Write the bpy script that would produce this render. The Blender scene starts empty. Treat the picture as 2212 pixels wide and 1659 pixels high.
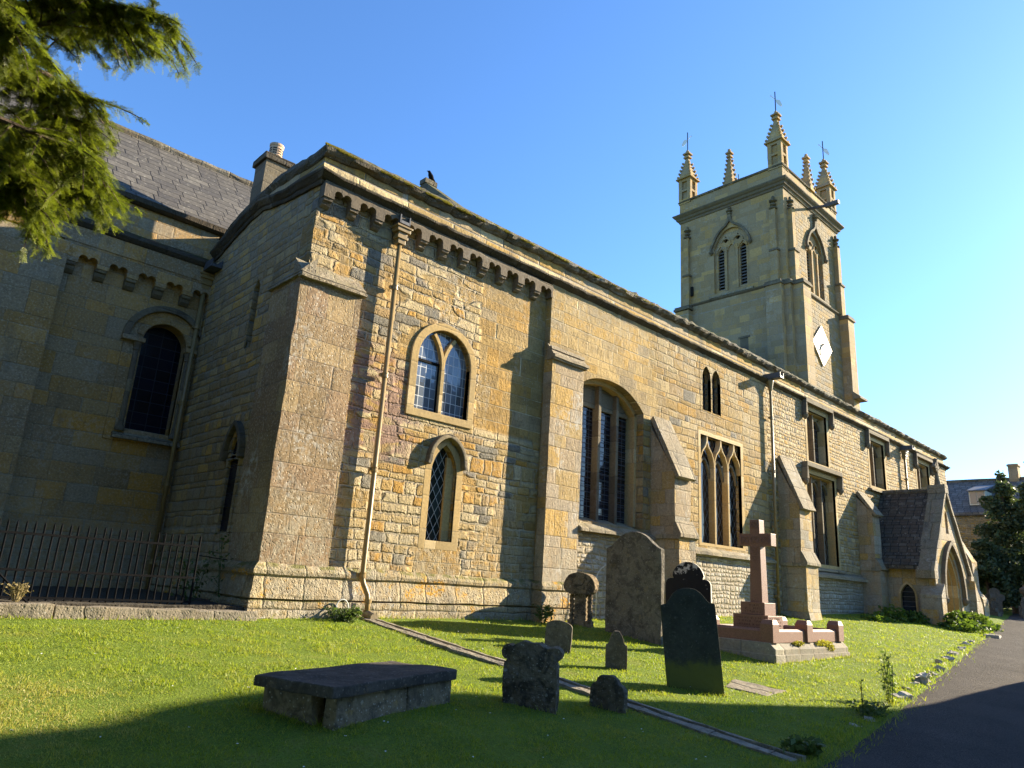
import bpy, bmesh, math, random
import numpy as np
from mathutils import Vector, Matrix, noise as mnoise
from mathutils.geometry import tessellate_polygon

random.seed(7); RNG = np.random.default_rng(7)
S = bpy.context.scene
COL = S.collection
rad = math.radians

# ------------------------------------------------------------------ camera
def make_camera():
    yaw, pitch, roll = rad(42.83), rad(15.54), rad(3.547)
    f = Vector((math.sin(yaw)*math.cos(pitch), math.cos(yaw)*math.cos(pitch), math.sin(pitch)))
    r = Vector((math.cos(yaw), -math.sin(yaw), 0)); u = r.cross(f)
    r2 = r*math.cos(roll) + u*math.sin(roll); u2 = -r*math.sin(roll) + u*math.cos(roll)
    cd = bpy.data.cameras.new('camera'); cd.sensor_width = 36; cd.sensor_fit = 'HORIZONTAL'
    cd.lens = 1533/2212*36; cd.clip_start = .05; cd.clip_end = 3000
    c = bpy.data.objects.new('camera', cd); COL.objects.link(c)
    M = Matrix.Identity(4)
    for i in range(3):
        M[i][0] = r2[i]; M[i][1] = u2[i]; M[i][2] = -f[i]
    c.matrix_world = M
    S.camera = c
make_camera()

# ------------------------------------------------------------------ light
SUN_AZ, SUN_EL = rad(107.5), rad(21.4)          # azimuth clockwise from +Y
def make_light():
    w = bpy.data.worlds.new('World'); S.world = w; w.use_nodes = True
    nt = w.node_tree; nt.nodes.clear()
    sk = nt.nodes.new('ShaderNodeTexSky'); sk.sky_type = 'NISHITA'; sk.sun_disc = False
    sk.sun_elevation = SUN_EL; sk.sun_rotation = SUN_AZ
    sk.air_density = 1.1; sk.dust_density = .45; sk.ozone_density = 8.0; sk.altitude = 100
    bg = nt.nodes.new('ShaderNodeBackground'); bg.inputs['Strength'].default_value = .092
    out = nt.nodes.new('ShaderNodeOutputWorld')
    nt.links.new(sk.outputs[0], bg.inputs[0]); nt.links.new(bg.outputs[0], out.inputs[0])
    ld = bpy.data.lights.new('sun', 'SUN'); ld.energy = 5.0; ld.angle = rad(.5); ld.color = (1, .86, .63)
    l = bpy.data.objects.new('sun', ld); COL.objects.link(l)
    d = Vector((math.sin(SUN_AZ)*math.cos(SUN_EL), math.cos(SUN_AZ)*math.cos(SUN_EL), math.sin(SUN_EL)))
    l.rotation_euler = d.to_track_quat('Z', 'Y').to_euler(); l.location = d*60
make_light()
S.view_settings.view_transform = 'Standard'; S.view_settings.look = 'None'
S.view_settings.exposure = 1.92; S.view_settings.gamma = 1.0

# ------------------------------------------------------------------ helpers
def tag(o, label=None, cat=None, group=None, kind=None):
    for k, v in (('label', label), ('category', cat), ('group', group), ('kind', kind)):
        if v: o[k] = v
    return o

def thing(name, label, cat, loc=(0, 0, 0), rz=0, group=None):
    o = bpy.data.objects.new(name, None); COL.objects.link(o); o.empty_display_size = .2
    o.location = loc; o.rotation_euler = (0, 0, rz)
    return tag(o, label, cat, group)

def zg(x, y):
    """height of the turf at a point"""
    return -.72 - .1*max(0., min(16., 11 - y)) + .022*max(0., min(60., x - 11)) + .07*math.exp(-((x-3.9)**2+(y-5.8)**2)/1.6)
def zgn(x, y):
    return -.72 - .1*np.clip(11 - y, 0, 16) + .022*np.clip(x - 11, 0, 60) + .07*np.exp(-((x-3.9)**2+(y-5.8)**2)/1.6)
def path_edge(x):
    return 3.32 + .175*(x - 7)

def place_parent(o, parent, world):
    if parent is None: return
    o.parent = parent
    if world:
        M = Matrix.LocRotScale(parent.location, parent.rotation_euler, parent.scale) if parent.parent is None else Matrix.Identity(4)
        o.matrix_parent_inverse = M.inverted()

def link_mesh(name, me, mat, parent=None, world=True):
    o = bpy.data.objects.new(name, me); COL.objects.link(o)
    if mat is not None:
        for m in (mat if isinstance(mat, (list, tuple)) else [mat]): me.materials.append(m)
    place_parent(o, parent, world)
    return o

class MB:
    def __init__(s): s.v = []; s.f = []; s.m = []; s.mi = 0
    def add(s, vs, fs):
        b = len(s.v); s.v += [tuple(p) for p in vs]
        for f in fs: s.f.append([b + i for i in f]); s.m.append(s.mi)
    def box(s, x0, x1, y0, y1, z0, z1):
        if x0 > x1: x0, x1 = x1, x0
        if y0 > y1: y0, y1 = y1, y0
        s.add([(x0,y0,z0),(x1,y0,z0),(x1,y1,z0),(x0,y1,z0),(x0,y0,z1),(x1,y0,z1),(x1,y1,z1),(x0,y1,z1)],
              [(0,3,2,1),(4,5,6,7),(0,1,5,4),(1,2,6,5),(2,3,7,6),(3,0,4,7)])
        return s
    def prism(s, poly, axis, a, b, holes=()):
        """2D outline (with holes) extruded along an axis. axis 'y': poly=(x,z); 'x': poly=(y,z); 'z': poly=(x,y)"""
        loops = [list(poly)] + [list(h) for h in holes]
        def P(p, t):
            return {'y': (p[0], t, p[1]), 'x': (t, p[0], p[1]), 'z': (p[0], p[1], t)}[axis]
        flat = [p for l in loops for p in l]; n = len(flat)
        tris = tessellate_polygon([[Vector((p[0], p[1], 0)) for p in l] for l in loops])
        vs = [P(p, a) for p in flat] + [P(p, b) for p in flat]
        fs = [tuple(t) for t in tris] + [tuple(n + i for i in reversed(t)) for t in tris]
        o = 0
        for l in loops:
            k = len(l)
            for i in range(k):
                j = (i+1) % k
                fs.append((o+i, o+j, n+o+j, n+o+i))
            o += k
        s.add(vs, fs); return s
    def sweep(s, prof, path, closed_caps=True):
        """profile points as offsets (a,b) mapped by path frames: each frame=(origin, A, B)"""
        k = len(prof); vs = []
        for (o, A, B) in path:
            o = Vector(o); A = Vector(A); B = Vector(B)
            vs += [o + A*p[0] + B*p[1] for p in prof]
        fs = []
        for i in range(len(path)-1):
            for j in range(k):
                jj = (j+1) % k
                fs.append((i*k+j, i*k+jj, (i+1)*k+jj, (i+1)*k+j))
        fs.append(tuple(range(k-1, -1, -1))); fs.append(tuple((len(path)-1)*k + j for j in range(k)))
        s.add(vs, fs); return s
    def tube(s, pts, r, n=8):
        pts = [Vector(p) for p in pts]; rr = r if isinstance(r, (list, tuple)) else [r]*len(pts)
        fr = []; prev = None
        for i, p in enumerate(pts):
            t = (pts[min(i+1, len(pts)-1)] - pts[max(i-1, 0)]).normalized()
            a = (prev - t*prev.dot(t)) if prev is not None else t.orthogonal()
            if a.length < 1e-6: a = t.orthogonal()
            a.normalize(); b = t.cross(a); prev = a
            fr.append((p, a*rr[i], b*rr[i]))
        prof = [(math.cos(2*math.pi*j/n), math.sin(2*math.pi*j/n)) for j in range(n)]
        return s.sweep(prof, fr)
    def lathe(s, c, prof, n=16):
        c = Vector(c); vs = []; k = len(prof)
        for (r, z) in prof:
            vs += [c + Vector((r*math.cos(2*math.pi*j/n), r*math.sin(2*math.pi*j/n), z)) for j in range(n)]
        fs = [(i*n+j, i*n+(j+1) % n, (i+1)*n+(j+1) % n, (i+1)*n+j) for i in range(k-1) for j in range(n)]
        fs += [tuple(range(n-1, -1, -1)), tuple((k-1)*n + j for j in range(n))]
        s.add(vs, fs); return s
    def bar(s, pts, w, y0, y1, axis='y', close=False):
        """flat bar along a 2D polyline, width w, extruded y0..y1"""
        n = len(pts); L = []; R = []
        P = [Vector((p[0], p[1])) for p in pts]
        for i in range(n):
            a = P[max(i-1, 0)]; b = P[min(i+1, n-1)]
            t = (b-a).normalized(); nn = Vector((-t.y, t.x))*(w/2)
            L.append(P[i]+nn); R.append(P[i]-nn)
        vs = []
        def Q(p, t): return {'y': (p.x, t, p.y), 'x': (t, p.x, p.y)}[axis]
        for i in range(n): vs += [Q(L[i], y0), Q(R[i], y0), Q(R[i], y1), Q(L[i], y1)]
        fs = [(3, 2, 1, 0), tuple(4*(n-1)+j for j in range(4))]
        for i in range(n-1):
            for j in range(4):
                jj = (j+1) % 4
                fs.append((4*i+j, 4*i+jj, 4*i+4+jj, 4*i+4+j))
        s.add(vs, fs); return s
    def build(s, name, mat, parent=None, world=True, bevel=0., rough=0., cell=.25, scale=2.5, smooth=False, xf=None, seed=0.):
        bm = bmesh.new()
        vs = [bm.verts.new(p) for p in s.v]; bm.verts.ensure_lookup_table()
        for f, mi in zip(s.f, s.m):
            try:
                fc = bm.faces.new([vs[i] for i in f]); fc.material_index = mi
            except ValueError: pass
        bmesh.ops.remove_doubles(bm, verts=bm.verts, dist=1e-5)
        bmesh.ops.recalc_face_normals(bm, faces=bm.faces)
        if bevel > 0:
            es = [e for e in bm.edges if len(e.link_faces) == 2 and e.calc_face_angle(0) > .5]
            bmesh.ops.bevel(bm, geom=es, offset=bevel, segments=2, profile=.6, affect='EDGES', clamp_overlap=True)
        if rough > 0:
            co = np.array([v.co[:] for v in bm.verts]); lo = co.min(0); hi = co.max(0)
            for ax in range(3):
                n = int((hi[ax]-lo[ax])/cell)
                for i in range(1, n+1):
                    p = [0, 0, 0]; p[ax] = lo[ax] + (hi[ax]-lo[ax])*i/(n+1)
                    nn = [0, 0, 0]; nn[ax] = 1
                    bmesh.ops.bisect_plane(bm, geom=bm.verts[:]+bm.edges[:]+bm.faces[:], plane_co=p, plane_no=nn)
            for v in bm.verts:
                q = v.co*scale + Vector((seed, seed*1.7, seed*.3))
                v.co += mnoise.noise_vector(q)*rough + mnoise.noise_vector(q*3.1)*rough*.5
        me = bpy.data.meshes.new(name); bm.to_mesh(me); bm.free()
        if xf is not None: me.transform(xf)
        if smooth:
            for p in me.polygons: p.use_smooth = True
        return link_mesh(name, me, mat, parent, world)

def np_mesh(name, V, F, mat, parent=None, world=True, attr=None, smooth=False):
    """V (n,3), F (m,k) arrays -> one mesh object"""
    me = bpy.data.meshes.new(name); V = np.asarray(V, np.float32); F = np.asarray(F, np.int32)
    k = F.shape[1]
    me.vertices.add(len(V)); me.vertices.foreach_set('co', V.ravel())
    me.loops.add(F.size); me.loops.foreach_set('vertex_index', F.ravel())
    me.polygons.add(len(F)); me.polygons.foreach_set('loop_start', np.arange(0, F.size, k, dtype=np.int32))
    me.polygons.foreach_set('loop_total', np.full(len(F), k, np.int32))
    if smooth: me.polygons.foreach_set('use_smooth', np.ones(len(F), bool))
    me.update(calc_edges=True)
    if attr is not None:
        a = me.attributes.new('rnd', 'FLOAT', 'POINT'); a.data.foreach_set('value', np.asarray(attr, np.float32))
    return link_mesh(name, me, mat, parent, world)

def arc(cx, cz, r, a0, a1, n):
    return [(cx + r*math.cos(rad(a0+(a1-a0)*i/n)), cz + r*math.sin(rad(a0+(a1-a0)*i/n))) for i in range(n+1)]

def pointed(x0, x1, zs, zt, n=8):
    """points of a pointed arch from right springing over the apex to left springing"""
    w = (x1-x0)/2; h = zt-zs; xc = (x0+x1)/2
    R = (w*w + h*h)/(2*w) if h >= w*.999 else None
    if R is None:        # depressed arch
        pts = []
        for i in range(2*n+1):
            t = -1 + i/n
            pts.append((xc - w*t*1.0, zs + h*(1-abs(t)**2.6)*(.93+.07*(1-abs(t)))))
        return pts
    ang = math.degrees(math.asin(min(1, h/R)))
    right = arc(x1-R, zs, R, 0, ang, n)
    left = [(2*xc-p[0], p[1]) for p in reversed(right)]
    return right + left[1:]

def pointed_open(x0, x1, z0, zs, zt, n=8):
    return [(x0, z0), (x1, z0)] + pointed(x0, x1, zs, zt, n)

# ------------------------------------------------------------------ node helper
class N:
    def __init__(s, name):
        s.mat = bpy.data.materials.new(name); s.mat.use_nodes = True
        s.nt = s.mat.node_tree; s.nt.nodes.clear(); s.geo = None; s.tc = None
    def node(s, t, **kw):
        n = s.nt.nodes.new(t)
        for k, v in kw.items(): setattr(n, k, v)
        return n
    def set(s, inp, v):
        if v is None: return
        if isinstance(v, bpy.types.NodeSocket): s.nt.links.new(v, inp)
        else:
            if isinstance(v, (tuple, list)) and inp.type == 'RGBA' and len(v) == 3: v = (*v, 1)
            inp.default_value = v
    def m(s, op, a, b=None, c=None, clamp=False):
        n = s.node('ShaderNodeMath', operation=op); n.use_clamp = clamp
        s.set(n.inputs[0], a); s.set(n.inputs[1], b)
        if c is not None: s.set(n.inputs[2], c)
        return n.outputs[0]
    def add(s, a, b): return s.m('ADD', a, b)
    def sub(s, a, b): return s.m('SUBTRACT', a, b)
    def mul(s, a, b): return s.m('MULTIPLY', a, b)
    def ss(s, x, a, b):
        n = s.node('ShaderNodeMapRange', interpolation_type='SMOOTHSTEP')
        s.set(n.inputs['Value'], x); s.set(n.inputs['From Min'], a); s.set(n.inputs['From Max'], b)
        return n.outputs[0]
    def lin(s, x, a, b, c=0., d=1.):
        n = s.node('ShaderNodeMapRange')
        s.set(n.inputs['Value'], x); s.set(n.inputs['From Min'], a); s.set(n.inputs['From Max'], b)
        s.set(n.inputs['To Min'], c); s.set(n.inputs['To Max'], d)
        return n.outputs[0]
    def mixc(s, f, a, b, blend='MIX'):
        n = s.node('ShaderNodeMix', data_type='RGBA', blend_type=blend)
        s.set(n.inputs[0], f); s.set(n.inputs[6], a); s.set(n.inputs[7], b)
        return n.outputs[2]
    def mixf(s, f, a, b):
        n = s.node('ShaderNodeMix', data_type='FLOAT')
        s.set(n.inputs[0], f); s.set(n.inputs[2], a); s.set(n.inputs[3], b)
        return n.outputs[0]
    def comb(s, x, y, z):
        n = s.node('ShaderNodeCombineXYZ')
        for i, v in enumerate((x, y, z)): s.set(n.inputs[i], v)
        return n.outputs[0]
    def sep(s, v):
        n = s.node('ShaderNodeSeparateXYZ'); s.set(n.inputs[0], v); return n.outputs
    def pos(s):
        if s.geo is None: s.geo = s.node('ShaderNodeNewGeometry')
        return s.geo.outputs['Position']
    def obj(s):
        if s.tc is None: s.tc = s.node('ShaderNodeTexCoord')
        return s.tc.outputs['Object']
    def nrm(s):
        s.pos(); return s.geo.outputs['True Normal']
    def noise(s, v, scale, detail=3., rough=.55, dist=0., out=0, w=None):
        n = s.node('ShaderNodeTexNoise')
        if w is not None: n.noise_dimensions = '1D'; s.set(n.inputs['W'], w)
        else: s.set(n.inputs['Vector'], v)
        n.inputs['Scale'].default_value = scale; n.inputs['Detail'].default_value = detail
        n.inputs['Roughness'].default_value = rough; n.inputs['Distortion'].default_value = dist
        return n.outputs[out]
    def white(s, v, dims='3D', out=0):
        n = s.node('ShaderNodeTexWhiteNoise', noise_dimensions=dims)
        s.set(n.inputs['W' if dims == '1D' else 'Vector'], v)
        return n.outputs[out]
    def vor(s, v, scale, feature='F1', out=0, rnd=1.):
        n = s.node('ShaderNodeTexVoronoi', feature=feature)
        s.set(n.inputs['Vector'], v); n.inputs['Scale'].default_value = scale; n.inputs['Randomness'].default_value = rnd
        return n.outputs[out]
    def ramp(s, f, stops, interp='LINEAR'):
        n = s.node('ShaderNodeValToRGB'); r = n.color_ramp; r.interpolation = interp
        while len(r.elements) < len(stops): r.elements.new(.5)
        for e, (p, c) in zip(r.elements, stops): e.position = p; e.color = (*c, 1) if len(c) == 3 else c
        s.set(n.inputs[0], f); return n.outputs[0]
    def bump(s, h, strength=1., dist=.02, normal=None):
        n = s.node('ShaderNodeBump'); n.inputs['Strength'].default_value = strength
        n.inputs['Distance'].default_value = dist; s.set(n.inputs['Height'], h); s.set(n.inputs['Normal'], normal)
        return n.outputs[0]
    def out(s, color, rough=.9, normal=None, spec=.25, metallic=0., emit=None, trans=None):
        b = s.node('ShaderNodeBsdfPrincipled'); s.set(b.inputs['Base Color'], color); s.set(b.inputs['Roughness'], rough)
        s.set(b.inputs['Normal'], normal); b.inputs['Specular IOR Level'].default_value = spec
        b.inputs['Metallic'].default_value = metallic
        o = s.node('ShaderNodeOutputMaterial'); s.nt.links.new(b.outputs[0], o.inputs[0])
        return s.mat

# palettes (albedo)
CREAM=(.50,.395,.215); HONEY=(.40,.28,.115); GOLD=(.42,.265,.075); BUFF=(.30,.23,.13); GREY=(.24,.21,.155); PINK=(.24,.145,.115)
PAL_RUBBLE=[(0,CREAM),(.2,HONEY),(.4,BUFF),(.55,CREAM),(.7,GOLD),(.82,HONEY),(.93,GREY)]
PAL_ASHLAR=[(0,(0.336,0.222,0.080)),(.3,(0.344,0.218,0.072)),(.55,(0.368,0.218,0.057)),(.75,(0.352,0.242,0.099)),(.92,(0.288,0.218,0.122))]
PAL_GREY=[(0,(.40,.28,.13)),(.3,(.33,.235,.11)),(.5,(.44,.31,.135)),(.7,(.30,.23,.135)),(.85,(.46,.28,.075)),(.95,(.26,.21,.14))]

def courses(k, u, v, h, wmin, wmax, wob=.02, seed=0., jag=.012):
    """irregular coursed masonry: returns (cell random colour, edge distance)"""
    p2 = k.comb(u, v, seed)
    if wob > .012:      # rubble: nothing runs quite straight
        u = k.add(u, k.mul(k.sub(k.noise(p2, 4.2, 3., .6), .5), .11)); v = k.add(v, k.mul(k.sub(k.noise(k.comb(k.mul(v, 1.6), k.mul(u, .6), seed+3.), 3.1, 3., .6), .5), .075))
    vv = k.add(v, k.mul(k.sub(k.noise(p2, 1.1, 2.), .5), wob*2.2))
    vv = k.add(vv, k.mul(k.sub(k.noise(None, 1.35/h*.35, 1., w=k.add(vv, seed*3.1)), .5), h*1.25))
    r = k.m('FLOOR', k.m('DIVIDE', vv, h)); fv = k.m('FRACT', k.m('DIVIDE', vv, h))
    rr = k.white(k.add(r, seed*7.3), '1D'); rr2 = k.white(k.add(r, 91.7+seed), '1D')
    w = k.lin(rr2, 0, 1, wmin, wmax)
    uu = k.add(k.add(u, k.mul(rr, 17.3)), k.mul(k.sub(k.noise(p2, 3.0, 1.), .5), wob*1.6))
    cu = k.m('DIVIDE', uu, w)
    nn = k.noise(k.comb(k.mul(uu, 1.7), k.mul(r, 3.7), seed), 1.3, 1.)
    cu = k.add(cu, k.mul(k.sub(nn, .5), 1.1))
    c = k.m('FLOOR', cu); fu = k.m('FRACT', cu)
    cell = k.node('ShaderNodeTexWhiteNoise', noise_dimensions='3D'); k.set(cell.inputs['Vector'], k.comb(c, r, seed))
    du = k.mul(k.m('MINIMUM', fu, k.sub(1., fu)), w); dv = k.mul(k.m('MINIMUM', fv, k.sub(1., fv)), h)
    d = k.m('SMOOTH_MIN', du, dv, .025)
    d = k.add(d, k.mul(k.sub(k.noise(p2, 14., 2.), .5), jag*2))
    ccr, ccg, ccb = k.sep(cell.outputs['Color'])
    tilt = k.add(k.mul(k.mul(k.sub(fu, .5), k.sub(ccr, .5)), 1.3), k.mul(k.mul(k.sub(fv, .5), k.sub(ccb, .35)), 1.1))
    return cell.outputs['Value'], cell.outputs['Color'], d, tilt

def uvw(k):
    P = k.pos(); x, y, z = k.sep(P)
    nx, ny, nz = k.sep(k.nrm())
    side = k.m('GREATER_THAN', k.m('ABSOLUTE', nx), .72)
    u = k.mixf(side, x, k.add(y, 3.37))
    return P, u, z, x, y, nz

def masonry(name, pal, h=.2, w=(.25, .6), joint=.012, mortar=(.40,.32,.20), tool=.6, relief=1., lichen=.35, stain=.3,
            seed=0., zone=None, pal2=None, h2=.3, w2=(.5, .95), joint2=.006, moss=0., orange=0., bumpd=.03, dark=1., wob=.02, greytint=.0, jointfade=0., jag=.012, jdepth=.30, tiltk=1., jfade2=0., extra=None, mottle=0.):
    k = N(name); P, u, z, x, y, nz = uvw(k)
    val, colr, d, tl = courses(k, u, z, h, w[0], w[1], seed=seed, wob=wob, jag=jag)
    cr, cg, cb = k.sep(colr)
    base = k.ramp(val, pal, 'CONSTANT')
    jm = k.ss(d, joint*.4, joint*1.5)
    hgt = k.add(k.mul(k.ss(d, joint*.3, joint+.035), jdepth), k.mul(k.add(k.mul(cg, .45), k.mul(tl, .9)), k.mul(jm, tiltk)))
    toolmask = jm
    if zone is not None:
        zm = zone(k, x, y, z)
        v2, c2, d2, tl2 = courses(k, u, z, h2, w2[0], w2[1], seed=seed+5, wob=.004, jag=.003)
        b2 = k.ramp(v2, pal2 or PAL_ASHLAR, 'CONSTANT'); j2 = k.ss(d2, joint2*.4, joint2*1.4)
        base = k.mixc(zm, base, b2); mortz = zm; jm = k.mixf(zm, jm, j2)
        hgt = k.mixf(zm, hgt, k.mul(j2, .06)); toolmask = k.mixf(zm, toolmask, k.mul(j2, .35))
    if jfade2: jm = k.m('MAXIMUM', jm, k.mul(k.ss(k.noise(P, 2.6, 4., .65), .42, .60), jfade2))
    # inside-stone variation
    n1 = k.noise(P, 3.2, 5., .62); n2 = k.noise(P, 19., 4., .65); n3 = k.noise(P, .55, 3., .5)
    base = k.mixc(k.mul(k.ss(n1, .42, .72), .4), base, k.mixc(.5, base, (.30,.20,.08)))
    vb = k.lin(n2, .25, .75, .72, 1.22)
    base = k.mixc(1., base, k.comb(vb, vb, vb), 'MULTIPLY')
    vb = k.lin(cr, 0, 1, .8, 1.14); base = k.mixc(1., base, k.comb(vb, vb, vb), 'MULTIPLY')
    if greytint: base = k.mixc(k.mul(k.ss(n3, .35, .65), greytint), base, (.27,.24,.19))
    mort = k.mixc(k.ss(n1, .4, .65), mortar, tuple(c*.72 for c in mortar))
    if zone is not None: mort = k.mixc(zm, mort, (.58,.49,.31))
    if jointfade: jm = k.m('MAXIMUM', jm, k.mul(k.ss(n1, .40, .62), jointfade))
    base = k.mixc(jm, mort, base)
    if extra is not None: base = extra(k, base, x, y, z, P)
    if mottle:
        ml = k.noise(P, 26., 4., .75); mm_ = k.noise(P, 3.5, 4., .65)
        base = k.mixc(k.mul(k.ss(ml, .52, .66), mottle), base, (.50,.44,.33)); base = k.mixc(k.mul(k.mul(k.ss(ml, .50, .36), k.ss(mm_, .4, .6)), mottle), base, (.13,.10,.08))
    # lichen: pale grey bloom in patches + pale spots
    big = k.ss(k.noise(P, .8, 4., .6, .4), .50, .68)
    fine = k.ss(k.noise(P, 9., 5., .7), .47, .60)
    base = k.mixc(k.mul(k.mul(big, fine), lichen), base, (.44,.41,.35))
    spots = k.sub(1., k.ss(k.add(k.vor(P, 13.), k.mul(k.noise(P, 30., 2.), .12)), .16, .24))
    base = k.mixc(k.mul(k.mul(spots, k.ss(k.noise(P, 1.5, 2.), .5, .62)), lichen*1.1), base, (.52,.49,.42))
    # black weathering crust
    st = k.ss(k.noise(k.comb(k.mul(x, 1.), k.mul(y, 1.), k.mul(z, .35)), 1.5, 5., .65), .55, .75)
    base = k.mixc(k.mul(st, stain), base, (.10,.09,.075))
    if orange:
        o_ = k.mul(k.ss(k.noise(P, 2.1, 4., .6), .56, .64), k.ss(k.noise(P, 22., 3., .7), .42, .56))
        base = k.mixc(k.mul(o_, orange), base, (.52,.27,.03))
    if moss:
        mm = k.mul(k.ss(nz, .25, .8), k.ss(k.noise(P, 4., 4., .65), .4, .58))
        base = k.mixc(k.mul(mm, moss), base, (.12,.12,.025))
    if dark != 1.: base = k.mixc(1., base, (dark, dark, dark), 'MULTIPLY')
    # tooling / erosion relief
    t1 = k.noise(k.comb(x, y, k.mul(z, .55)), 11., 5., .66, .5)
    t2 = k.noise(P, 42., 3., .6)
    pits = k.ss(k.vor(P, 17.), .08, .30)
    hh = k.add(hgt, k.mul(k.add(k.add(k.mul(t1, .9), k.mul(t2, .42)), k.mul(pits, .45)), k.mul(tool, k.lin(toolmask, 0, 1, .35, 1.))))
    nb = k.bump(hh, relief, bumpd)
    return k.out(base, k.lin(n2, .3, .7, .82, .97), nb, .2)

def ss_box(k, x, z, x0, x1, z0, z1, e=.03):
    a = k.mul(k.ss(x, x0-e, x0+e), k.sub(1., k.ss(x, x1-e, x1+e)))
    b = k.mul(k.ss(z, z0-e, z0+e), k.sub(1., k.ss(z, z1-e, z1+e)))
    return k.mul(a, b)

# ------------------------------------------------------------------ stone materials
def wall_weather(pink=False):
    def f(k, base, x, y, z, P):
        n = k.noise(P, 1.3, 5., .65); nf = k.noise(P, 7., 5., .7)
        low = k.mul(k.sub(1., k.ss(k.add(z, k.mul(k.sub(n, .5), 2.4)), .3, 1.7)), k.ss(nf, .38, .62))
        base = k.mixc(k.mul(low, .55), base, (.37,.335,.25))
        hi = k.mul(k.ss(k.add(z, k.mul(k.sub(n, .5), 2.6)), 5.2, 6.6), k.ss(nf, .40, .60))
        base = k.mixc(k.mul(hi, .45), base, (.31,.28,.21))
        run = k.ss(k.noise(k.comb(k.mul(x, 2.2), k.mul(y, 2.2), k.mul(z, .28)), 1.6, 5., .7), .56, .70)
        base = k.mixc(k.mul(run, .4), base, (.16,.14,.10))
        dk = k.mul(k.ss(k.noise(P, 4.6, 5., .72), .57, .67), .35); base = k.mixc(dk, base, (.12,.10,.07))
        if pink:
            pm = k.mul(ss_box(k, k.add(x, k.mul(k.sub(nf, .5), .9)), k.add(z, k.mul(k.sub(n, .5), 1.2)), 6.0, 7.7, 2.1, 4.0, .25), k.ss(k.noise(k.comb(k.mul(x, 1.2), 0., k.mul(z, 3.)), 1.9, 2.), .42, .52))
            base = k.mixc(k.mul(pm, .8), base, (.235,.15,.125))
        return base
    return f

def zone_chapel(k, x, y, z):
    pn = k.mul(k.ss(k.noise(k.comb(x, 4., k.mul(z, 1.3)), .75, 2.), .53, .57), .9)
    # squared golden ashlar between the blocked window line and the buttress, and round the lancet foot
    e = k.mul(k.sub(k.noise(k.comb(k.mul(x, 1.), 0., k.m('FLOOR', k.mul(z, 3.3))), 4., 1.), .5), .5)
    xx = k.add(x, e)
    a = ss_box(k, xx, z, 9.2, 11.4, 3.0, 6.5, .05)
    b = ss_box(k, xx, z, 9.3, 11.4, -.2, .9, .2)
    c = ss_box(k, xx, z, 8.05, 9.1, -.1, .7, .05)
    return k.m('MAXIMUM', pn, k.m('MAXIMUM', a, k.m('MAXIMUM', k.mul(b, .6), c)))

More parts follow.
